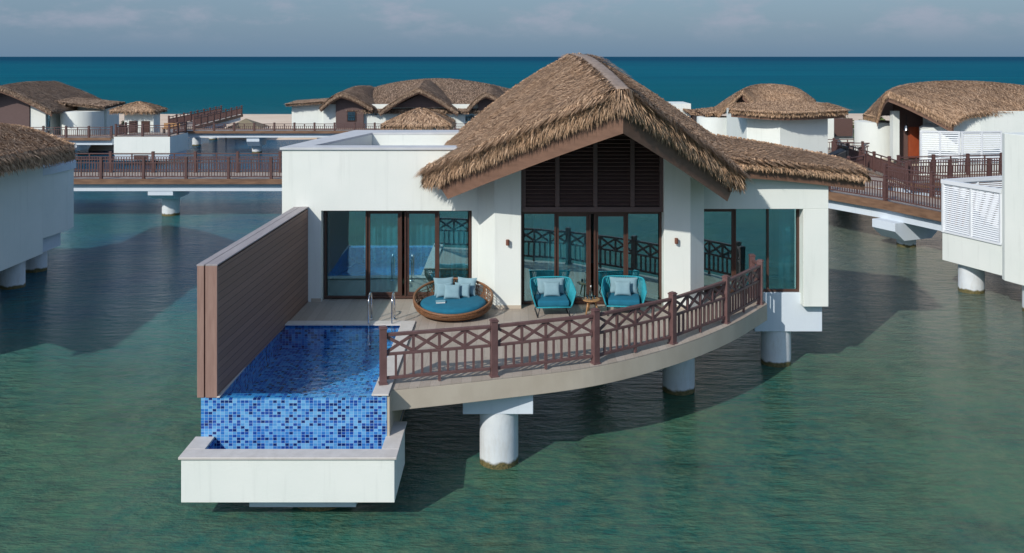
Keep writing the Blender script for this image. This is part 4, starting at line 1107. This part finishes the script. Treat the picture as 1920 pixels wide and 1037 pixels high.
G = T3.slope([(-23.2, 20.0, 7.1), (-23.3, 27.0, 7.0), (-23.0, 33.0, 6.4), (-22.2, 38.6, 5.42)], [(-16.35, 20.0, 5.15), (-16.4, 26.0, 5.15), (-16.45, 31.0, 5.10), (-16.75, 34.6, 4.98)], bulge=0.25, th=0.35, nu=14, nv=20, n=19000, L=0.52, w=0.032, lift=0.085, back=0.7, fringe=3200, flen=0.26)
T3.finish(V)
edge_board(G, 'eave', -0.50, -0.31, 0.1, 0.12).build('eave_board', 'barge', V)

# near right villa: white walls and the louvred plant enclosure
V = thing('villa', (18, 31, 0), 'plain white villa wing with white louvred enclosure, cut by the right edge of the picture', 'villa')
a, b, c_, d_ = (15.6, 33.0), (16.47, 30.6), (19.6, 31.6), (18.7, 34.1)
part_prism('wall', 'plaster', V, [a, b, c_, d_], 1.03, 2.05, 0.01)
for (p, q) in ((a, b), (a, d_)):
    P = Vector((*p, 0)); Q = Vector((*q, 0)); d = (Q - P); L = d.length; d.normalize()
    fr = MB(); sl = MB()
    for s_, w in ((0.06, 0.12), (L / 2, 0.07), (L - 0.05, 0.08)): fr.bar(P + d * s_ + Vector((0, 0, 2.052)), P + d * s_ + Vector((0, 0, 3.80)), w, 0.09, up=(d.y, -d.x, 0) if False else (0, 1, 0.001))
    fr.bar(P + Vector((0, 0, 3.88)), Q + Vector((0, 0, 3.88)), 0.14, 0.14); fr.bar(P + Vector((0, 0, 2.09)), Q + Vector((0, 0, 2.09)), 0.10, 0.07)
    nn = Vector((d.y, -d.x, 0))
    z = 2.17
    while z < 3.79:
        sl.bar(P + d * 0.08 + Vector((0, 0, z)), Q - d * 0.06 + Vector((0, 0, z)), 0.052, 0.012, up=(nn * (0.75 if p is a and q is b else 0.75) + Vector((0, 0, 0.66)))); z += 0.073
    f = fr.build('louver_frame', 'white_paint', V); sl.build('louver_panel', 'white_paint', f)
fr = MB(); fr.bar((*d_, 3.88), (*c_, 3.88), 0.14, 0.14); fr.bar((*d_, 2.95), (*c_, 2.95), 0.06, 1.7); fr.build('enclosure_back', 'white_paint', V)
part_prism('wall', 'plaster', V, [(16.42, 30.34), (16.90, 29.0), (17.8, 26.0), (24, 26), (24, 33), (19.7, 31.55), (16.46, 30.58)], 0.93, 5.84, 0.015)
column(16.45, 32.6, 0.43, 1.03, V); column(17.3, 30.0, 0.43, 0.93, V)

# block with hip thatch and domed roof (behind the shed roof)
V = thing('villa', (16, 55, 0), 'villa with rounded thatched dome behind a tall white block, right of the central roof', 'villa')
part_prism('wall', 'plaster', V, [(13.2, 51.2), (14.72, 50.0), (17.7, 51.0), (17.7, 56), (13.2, 56)], 0.9, 5.25, 0.015)
T4 = Thatch(12)
G = far_slope(T4, [(13.4, 54, 5.62), (15.9, 53.2, 5.80), (18.6, 54, 5.62)], [(12.2, 50.7, 5.45), (14.72, 49.35, 5.36), (18.5, 50.4, 5.42)], 6000, b0v=1, th=0.14, flen=0.18, back=0.6, bulge=0.03)
edge_board(G, 'eave', -0.42, -0.14, 0.1, 0.06).build('eave_board', 'barge', V)
T4.finish(V)
T5 = Thatch(13)
rg = [(15.65, 61.8, 6.12), (17.0, 64.5, 6.34), (18.6, 66.0, 6.42), (20.5, 66.0, 6.12), (21.9, 65.6, 5.05)]
G = far_slope(T5, rg, [(17.0, 61.6, 4.75), (18.0, 60.9, 4.6), (19.0, 60.9, 4.6), (20.0, 61.6, 4.7), (20.9, 63.2, 4.75)], 6000, bulge=0.35, b0v=0.0, front=0.3, th=0.14)
edge_board(G, 'front', -0.62, -0.22, 0.12, 0.03).build('barge_board', 'barge', V)
G = far_slope(T5, rg, [(14.35, 63.3, 4.45), (14.6, 66.5, 4.5), (16, 70, 4.5), (18, 71, 4.5), (21, 70, 4.5)], 5000, bulge=0.35, b0v=0.0, front=0.3, th=0.14)
edge_board(G, 'front', -0.36, -0.14, 0.12, 0.03).build('barge_board', 'barge', V)
T5.finish(V)
part_prism('louver_panel', 'louver_brown', V, [(15.5, 62.6), (16.0, 62.6), (17.0, 62.6), (17.0, 62.75), (16.0, 62.75), (15.5, 62.75)], 1.9, [5.55, 5.75, 5.1, 5.1, 5.75, 5.55])
part_box('wall', 'plaster', V, 15.05, 15.48, 62.7, 63.2, 1.9, 4.75)
m = MB(); m.lathe([(1.25, 1.5), (1.25, 4.15), (1.15, 4.16)], 14.3, 64.2, 32); m.build('bath_wall', 'plaster', V, autosmooth=40)
part_box('wall', 'plaster', V, 17.9, 22.0, 62.5, 69, 1.6, 4.6)
part_box('floor_slab', 'slab', V, 13.0, 22.5, 61.5, 70, 1.5, 1.9)
for x, y in ((15, 63), (20, 64), (15, 54), (17, 52.5)): column(x, y, 0.42, 1.5 if y > 60 else 0.9, V, n=20)
T6 = Thatch(14); far_slope(T6, [(14.9, 66.4, 4.75), (13.3, 66.4, 4.55)], [(14.9, 63.6, 4.6), (13.5, 63.6, 4.4)], 500, fringe=150, bulge=0.02, th=0.12, flen=0.15); T6.finish(V)
railing([(12.4, 57.5), (15.4, 57.0)], 2.0, 0.9, 'short maroon railing between the central roof and the tall white block', spacing=1.6)

# distant pieces
V = thing('villa', (16.5, 88, 0), 'white corner and dark wall of a distant villa just right of the central roof', 'villa')
part_box('wall', 'plaster', V, 15.2, 16.9, 86, 90, 1.0, 3.95); part_box('wall', 'louver_brown', V, 17.0, 18.8, 84, 88, 1.0, 3.05)
part_box('floor_slab', 'slab', V, 15, 19, 83.8, 90.2, 0.6, 0.999); column(16, 87, .4, .6, V, n=16); column(18, 86, .4, .6, V, n=16)
T6 = Thatch(15); far_slope(T6, [(16.2, 86, 3.45), (18.1, 86, 3.3)], [(16.2, 83, 3.3), (17.9, 83, 3.15)], 500, fringe=150, bulge=0.05, th=0.12, flen=0.15); T6.finish(V)
V = thing('villa', (21.4, 62, 0), 'tall narrow white villa wall right of the tall white block', 'villa')
part_box('wall', 'plaster', V, 19.9, 21.9, 61.9, 66, 1.2, 5.15, bevel=0.01)
part_box('screen_panel', 'louver_brown', V, 24.05, 25.45, 68.0, 68.2, 2.45, 3.78); part_box('wall', 'plaster', V, 24.0, 25.6, 68.25, 72, 1.2, 3.0)
part_box('floor_slab', 'slab', V, 19.8, 26, 66.01, 72, 0.8, 1.199)
column(20.6, 63.5, .4, 1.2, V, n=16); column(25, 70, .4, .8, V, n=16)

# far right villa with bell lamp door
V = thing('villa', (28, 58, 0), 'far right villa with long thatched hump roof, red door and white louvred screen', 'villa')
T7 = Thatch(17)
rg = [(23.0, 55.6, 6.25), (25.2, 58.0, 6.62), (28.5, 60.0, 6.80), (32.5, 61.0, 6.62), (37.5, 61.0, 5.9)]
G = far_slope(T7, rg, [(25.75, 53.3, 4.55), (26.9, 53.7, 5.06), (29.5, 54.2, 5.16), (33, 54.6, 5.18), (38, 55, 5.1)], 12000, bulge=0.30, b0v=0.3, fringe=900)
edge_board(G, 'front', -0.62, -0.22, 0.12, 0.03).build('barge_board', 'barge', V)
G = far_slope(T7, rg, [(23.3, 58.0, 4.55), (24, 62, 4.5), (27, 66, 4.4), (32, 67, 4.4), (38, 67, 4.4)], 5000, bulge=0.35)
edge_board(G, 'front', -0.62, -0.22, 0.12, 0.03).build('barge_board', 'barge', V)
T7.finish(V)
part_prism('wall', 'plaster', V, [(26.0, 54.3), (27.8, 54.0), (34.5, 54.0), (34.5, 58), (26.0, 58)], 0.9, [4.35, 5.16, 5.16, 5.16, 4.6], 0.01)
part_prism('wall', 'plaster', V, [(24.6, 54.75), (25.99, 54.35), (25.99, 57.0), (25.5, 57.0)], 0.9, [4.0, 4.3, 4.3, 4.0], 0.01)
part_box('wall', 'plaster', V, 23.78, 24.18, 56.8, 57.3, 1.9, 5.0)
part_box('wood_wall', 'louver_brown', V, 24.2, 26.6, 57.6, 57.8, 1.9, 5.9)
part_box('door', 'door', V, 25.05, 25.78, 57.50, 57.595, 2.0, 3.95)
BL = thing('bell_lamp', (24.9, 57.3, 4.4), 'grey bell shaped lamp hanging beside the red door of the far right villa', 'lamp')
MB().lathe([(0.16, 3.75), (0.13, 3.85), (0.09, 4.05), (0.05, 4.12), (0.02, 4.14)], 24.82, 57.3, 20).build('shade', 'steel', BL); MB().bar((24.82, 57.3, 4.14), (24.82, 57.3, 4.75), 0.03, 0.03).build('rod', 'dark_metal', BL)
m = MB(); m.lathe([(1.4, 1.5), (1.4, 4.15), (1.3, 4.16)], 23.9, 59.6, 36); m.build('bath_wall', 'plaster', V, autosmooth=40)
part_box('floor_slab', 'slab', V, 22.6, 36, 58.01, 66, 1.4, 1.9)
for x, y in ((25, 60), (30, 56), (34, 60)): column(x, y, .42, 0.9 if y < 58 else 1.4, V, n=18)
LS = thing('louver_screen', (26, 53, 0), 'white louvred screen standing behind the footbridge before the far right villa', 'screen')
for (p, q) in (((23.75, 53.0), (25.75, 52.3)), ((25.8, 52.28), (28.3, 52.6))):
    P = Vector((*p, 0)); Q = Vector((*q, 0)); d = (Q - P).normalized(); L = (Q - P).length
    fr = MB(); sl = MB()
    for s_ in (0.05, L / 2, L - 0.05): fr.bar(P + d * s_ + Vector((0, 0, 1.9)), P + d * s_ + Vector((0, 0, 4.02)), 0.09, 0.09, up=(0, 1, 0))
    fr.bar(P + Vector((0, 0, 4.06)), Q + Vector((0, 0, 4.06)), 0.1, 0.08)
    z = 2.35
    while z < 3.98: sl.bar(P + d * .06 + Vector((0, 0, z)), Q - d * .06 + Vector((0, 0, z)), 0.10, 0.014, up=Vector((d.y, -d.x, 0)) * 0.6 + Vector((0, 0, .8))); z += 0.125
    f = fr.build('louver_frame', 'white_paint', LS); sl.build('louver_panel', 'white_paint', f)
    MB().bar(P + Vector((0, 0.1, 1.6)), Q + Vector((0, 0.1, 1.6)), 0.1, 1.3).build('base_wall', 'plaster', LS)

# long central villa at the back
V = thing('villa', (-9, 86, 0), 'long white thatched building with three dark gables in the far centre', 'building')
T8 = Thatch(21)
F = dict(L=0.45, w=0.045, lift=0.05, flen=0.2)
far_slope(T8, [(-15.2, 91.5, 4.9), (-11.9, 92, 5.80), (-7.5, 92, 6.22), (-3.2, 92, 5.80), (1.5, 92, 4.7)], [(-15.0, 83.7, 3.5), (-11, 83.5, 3.45), (-7.5, 83.5, 3.45), (-3.5, 83.5, 3.45), (1.5, 83.7, 3.5)], 9000, bulge=0.25, **F)
far_slope(T8, [(-15.2, 91.6, 4.9), (-11.9, 92.1, 5.80), (-7.5, 92.1, 6.22), (-3.2, 92.1, 5.80), (1.5, 92.1, 4.7)], [(-15.0, 99, 3.75), (-11, 99, 3.7), (-7.5, 99, 3.7), (-3.5, 99, 3.7), (1.5, 99, 3.7)], 2500, bulge=0.2, **F)
boards = []
for (ap, lf, rt, bk_) in (((-15.5, 82.4, 5.15), (-17.45, 83.0, 3.80), (-12.75, 83.0, 3.80), (-14.1, 91, 5.50)),
                    ((-8.4, 82.0, 5.55), (-12.0, 82.8, 3.45), (-4.95, 82.8, 3.45), (-8.3, 91, 6.1)),
                    ((-2.35, 82.4, 5.15), (-4.0, 83.0, 3.75), (0.3, 83.0, 3.6), (-1.8, 91, 5.6))):
    rg = [ap, lerp(ap, bk_, 0.5), bk_]; mid = (rg[1][0], rg[1][1], rg[1][2] + 0.28); rg[1] = mid
    for e, sg in ((lf, -1), (rt, 1)):
        G = far_slope(T8, rg, [e, (e[0] + 0.1, 87, e[2]), (e[0] + 0.2, 91, e[2])], 3500, bulge=0.16, **F)
        boards.append(edge_board(G, 'front', -0.50, -0.22, 0.1, 0.03))
for b_ in boards: b_.build('barge_board', 'barge', V)
for gx, hw, za, zb_, z0 in ((-14.9, 1.27, 4.75, 4.25, 1.2), (-8.4, 2.55, 4.95, 3.75, 3.72), (-2.1, 1.0, 4.75, 4.3, 1.2)):
    m = MB(); pts_ = [(gx - hw, z0), (gx + hw, z0), (gx + hw, zb_), (gx - (0.5 if hw < 2 else 0), za), (gx - hw, zb_)]
    m.add([(x, 83.55, z) for x, z in pts_] + [(x, 83.8, z) for x, z in pts_], [(0, 1, 2, 3, 4), (9, 8, 7, 6, 5), (0, 5, 6, 1), (1, 6, 7, 2), (2, 7, 8, 3), (3, 8, 9, 4), (4, 9, 5, 0)])
    m.build('gable_wall', 'louver', V)
wv = MB(); wv.wall((-17.4, 83.9), (0.8, 83.9), 1.2, 4.0, 0.3, [(8.3, 9.9, 1.2, 3.5), (13.1, 13.9, 2.0, 3.45), (4.15, 5.0, 3.0, 3.4)]); wv.build('wall', 'plaster', V)
part_box('wall', 'plaster', V, -9.6, -7.0, 84.6, 84.8, 1.2, 4.2)
win = part_box('window', 'frame', V, -15.15, -14.3, 83.50, 83.548, 2.45, 3.4); part_box('pane', 'glass_far', win, -15.08, -14.37, 83.48, 83.499, 2.52, 3.33)
part_box('door', 'glass_far', V, -4.3, -3.5, 84.0, 84.04, 2.0, 3.45); part_box('window', 'glass_far', V, -13.25, -12.4, 84.0, 84.04, 3.0, 3.4)
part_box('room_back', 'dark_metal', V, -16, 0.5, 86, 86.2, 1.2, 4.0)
part_prism('wall', 'plaster', V, [(-20.4, 84.3), (-17.41, 84.1), (-17.41, 89), (-20.4, 89)], 1.2, [3.85, 4.05, 4.1, 3.85])
part_box('floor_slab', 'slab', V, -20.5, 1.5, 83.95, 98, 0.9, 1.19)
for x in (-18, -12, -6, 0): column(x, 86, .42, .9, V, n=16)
far_slope(T8, [(-17.0, 88, 4.4), (-20.7, 88, 4.15)], [(-17.0, 83.6, 4.30), (-20.8, 83.7, 4.02)], 1800, bulge=0.02, th=0.16, flen=0.15, fringe=300, L=0.5, w=0.07)
T8.finish(V, 'thatch_far')

# far left villa
V = thing('villa', (-40, 78, 0), 'far left villa with dark gable and white round bath wall', 'villa')
T9 = Thatch(25)
rg = [(-42.2, 74.8, 6.0), (-42.8, 80, 6.2), (-43.2, 86, 6.1)]
for e in ([(-38.1, 75.3, 3.95), (-38.0, 80, 4.0), (-38, 86, 4.0)], [(-46.6, 75.3, 3.95), (-46.8, 80, 4.0), (-47, 86, 4.0)]):
    G = far_slope(T9, rg, e, 5000, bulge=0.12, **F); edge_board(G, 'front', -0.52, -0.22, 0.1, 0.03).build('barge_board', 'barge', V)
far_slope(T9, [(-38.9, 82, 4.7), (-34.8, 82, 4.3)], [(-38.9, 78.0, 4.55), (-34.9, 78.0, 4.12)], 1800, bulge=0.03, th=0.16, flen=0.15, fringe=300, L=0.5, w=0.07)
T9.finish(V, 'thatch_far')
m = MB(); pp = [(-45.5, 1.5), (-40.3, 1.5), (-40.3, 4.7), (-42.2, 5.5), (-45.5, 4.1)]
m.add([(x, 76.0, z) for x, z in pp] + [(x, 76.3, z) for x, z in pp], [(0, 1, 2, 3, 4), (9, 8, 7, 6, 5), (0, 5, 6, 1), (1, 6, 7, 2), (2, 7, 8, 3), (3, 8, 9, 4), (4, 9, 5, 0)]); m.build('gable_wall', 'louver', V)
part_prism('wall', 'plaster', V, [(-40.28, 76.1), (-39.0, 76.1), (-39.0, 79), (-40.28, 79)], 1.5, [4.4, 3.9, 3.9, 4.4]); part_box('window', 'glass_far', V, -38.99, -38.75, 76.3, 76.4, 1.5, 3.8)
m = MB(); m.lathe([(1.72, 1.3), (1.72, 3.72), (1.6, 3.73)], -37.0, 78.4, 40); m.build('bath_wall', 'plaster', V, autosmooth=40)
part_box('wall', 'plaster', V, -38.6, -35.4, 79.5, 82, 1.5, 4.15); part_box('floor_slab', 'slab', V, -46, -35.2, 76.31, 86, 1.0, 1.49)
for x, y in ((-44, 78), (-39.5, 77), (-37, 78.5)): column(x, y, .42, 1.0, V, n=16)

# thatched huts
def hip_roof(parent, x0, x1, y0, y1, ze, px, py, zp, seed, n=3500, mat='thatch', th=0.16, **k):
    T_ = Thatch(seed); c = [(x0, y0, ze), (x1, y0, ze), (x1, y1, ze), (x0, y1, ze)]; mx, my = (px, py)
    for i in range(4):
        a, b = c[i], c[(i + 1) % 4]
        p0 = (mx + (a[0] - mx) * 0.03, my + (a[1] - my) * 0.03, zp); p1 = (mx + (b[0] - mx) * 0.03, my + (b[1] - my) * 0.03, zp)
        T_.slope([p0, p1], [a, b], bulge=0.05, th=th, nu=8, nv=8, n=n // 4, fringe=220, L=k.get('L', 0.4), w=k.get('w', 0.05), lift=0.05, flen=0.24, front=0.3, back=0.3)
    return T_.finish(parent, mat)
KH = thing('hut', (-5.7, 56, 0), 'small thatched hut behind the flat roof of the central villa', 'hut', 'thatched huts on the walkways')
hip_roof(KH, -7.75, -3.75, 54.6, 58.4, 4.32, -5.6, 56.5, 5.18, 31)
part_box('wall', 'plaster', KH, -7.2, -4.8, 55.2, 57.8, 1.2, 4.15); part_box('floor_slab', 'slab', KH, -7.6, -4.2, 54.8, 58.2, 0.9, 1.19); column(-6, 56.5, .45, .9, KH, n=18)
KH = thing('hut', (-30.3, 75, 0), 'small thatched hut standing behind the white lookout box on the left', 'hut', 'thatched huts on the walkways')
hip_roof(KH, -32.7, -29.25, 74.3, 76.8, 4.02, -31.0, 75.6, 4.62, 32)
part_box('wall', 'plaster', KH, -31.9, -29.5, 74.9, 76.3, 1.6, 3.9); part_box('floor_slab', 'slab', KH, -32.2, -29.2, 74.15, 76.6, 1.3, 1.59); column(-30.5, 76, .45, 1.3, KH, n=18)
part_box('shutter', 'frame', KH, -31.5, -30.8, 74.86, 74.897, 2.1, 3.1); part_box('shutter', 'frame', KH, -30.5, -29.8, 74.86, 74.897, 2.1, 3.1)
LB = thing('lookout', (-28.5, 71.5, 0), 'white box lookout over the water with a dark railing on top', 'lookout')
part_box('wall', 'plaster', LB, -30.62, -26.3, 70.0, 73.9, 0.86, 2.22, bevel=0.01)
part_box('lower_wall', 'plaster_low', LB, -30.58, -26.4, 70.06, 73.8, 0.42, 0.858)
part_box('window', 'frame', LB, -29.1, -28.0, 70.02, 70.058, 0.46, 0.8); part_box('floor', 'deck', LB, -30.6, -26.32, 70.02, 73.88, 2.222, 2.24)
column(-28.5, 72, .5, .42, LB, n=18)
railing([(-30.5, 73.7), (-30.5, 70.1), (-26.4, 70.1), (-26.4, 73.7)], 2.24, 0.98, 'dark railing round the top of the white box lookout', spacing=2.1, bw=0.025, bal=0.12)
BN = thing('bench', (-27.3, 73.0, 2.24), 'wooden bench on top of the white box lookout', 'bench')
part_box('seat', 'teak', BN, -28.0, -26.7, 72.8, 73.2, 2.62, 2.68); part_box('backrest', 'teak', BN, -28.0, -26.7, 73.21, 73.26, 2.70, 3.05)
for x in (-27.9, -26.8): part_box('leg', 'dark_metal', BN, x - .03, x + .03, 72.85, 73.15, 2.24, 2.619)
CN = thing('canopy', (-26.7, 92, 0), 'khaki pyramid canopy beside the walkway to the beach', 'canopy')
m = MB(); m.add([(-28.5, 90.3, 1.25), (-24.9, 90.3, 1.25), (-24.9, 93.7, 1.25), (-28.5, 93.7, 1.25), (-26.9, 92, 2.15)], [(0, 1, 4), (1, 2, 4), (2, 3, 4), (3, 0, 4), (3, 2, 1, 0)]); m.build('canopy_top', 'canvas', CN)
for x in (-28.4, -25.0):
    for y in (90.4, 93.6): part_box('pole', 'dark_metal', CN, x - .04, x + .04, y - .04, y + .04, -0.6, 1.245)

# land and shrubs behind the right and left villas
def bank(x0, x1, y0, y1, z, seed):
    r = random.Random(seed); mb = MB(); nx, ny = 26, 12
    for j in range(ny + 1):
        for i in range(nx + 1):
            u, v = i / nx, j / ny; e = min(1, 5 * min(u, 1 - u), 5 * min(v, 1.3 - v)); mb.v.append((x0 + (x1 - x0) * u, y0 + (y1 - y0) * v, -0.4 + (z + 0.4) * max(0, e) ** 0.6 + r.uniform(-.04, .04)))
    for j in range(ny):
        for i in range(nx):
            a = j * (nx + 1) + i; mb.f.append((a, a + 1, a + nx + 2, a + nx + 1))
    return props(mb.build('bank', 'sand', smooth=True), kind='structure')
bank(26, 62, 74, 99, 0.9, 1); bank(-44, -33, 80.5, 97, 0.7, 2)
def shrub(x, y, z, rx, h, seed, label, n=1500):
    rs = np.random.RandomState(seed); mb = MB(); k = 7
    cs = np.stack([rs.normal(0, rx * .42, k), rs.normal(0, rx * .42, k), rs.uniform(.25, .75, k) * h], 1); cr = rs.uniform(.28, .45, k) * min(rx, h) * 1.1
    V_ = []; F_ = []; C_ = []
    for i in range(n):
        j = rs.randint(k); d = rs.normal(size=3); d /= np.linalg.norm(d); p = cs[j] + d * cr[j] * rs.uniform(.6, 1.05); p[2] = max(p[2], 0.03)
        a = rs.normal(size=3); a /= np.linalg.norm(a); b = np.cross(a, d); b /= np.linalg.norm(b) + 1e-6; s_ = rs.uniform(.07, .14)
        p = p + np.array([x, y, z]); q = len(V_)
        V_ += [p - a * s_, p + b * s_ * .6, p + a * s_, p - b * s_ * .6]; F_.append((q, q + 1, q + 2, q + 3)); C_ += [rs.rand()] * 4
    mb.v = V_; mb.f = F_; mb.c = C_
    st = thing('shrub', (x, y, z), label, 'shrub', 'shrubs on the sand behind the villas')
    mb.build('foliage', 'leaf', st)
    tm = MB()
    for j in range(k): tm.tube([(x, y, z - 0.1), (x + cs[j][0], y + cs[j][1], z + cs[j][2])], [0.05, 0.02], 5)
    tm.build('stem', 'canvas', st)
for i, (x, y, rx, h, lb) in enumerate([(28.2, 76.5, 1.3, 2.7, 'green shrub just right of the brown slatted box on the right'), (30.0, 77.5, 1.4, 2.8, 'green shrub behind the white round wall of the far right villa'), (29.2, 80, 1.6, 3.0, 'tall green shrub farthest back beside the brown slatted box on the right'),
                                     (31.8, 79, 1.5, 2.9, 'green shrub against the thatched eave of the far right villa'), (-37.2, 84.5, 1.4, 1.3, 'low olive shrub right beside the white round wall on the far left'), (-35.2, 83.5, 1.3, 1.9, 'bright green shrub just left of the white lookout box')]):
    shrub(x, y, 0.75, rx, h, 40 + i, lb)
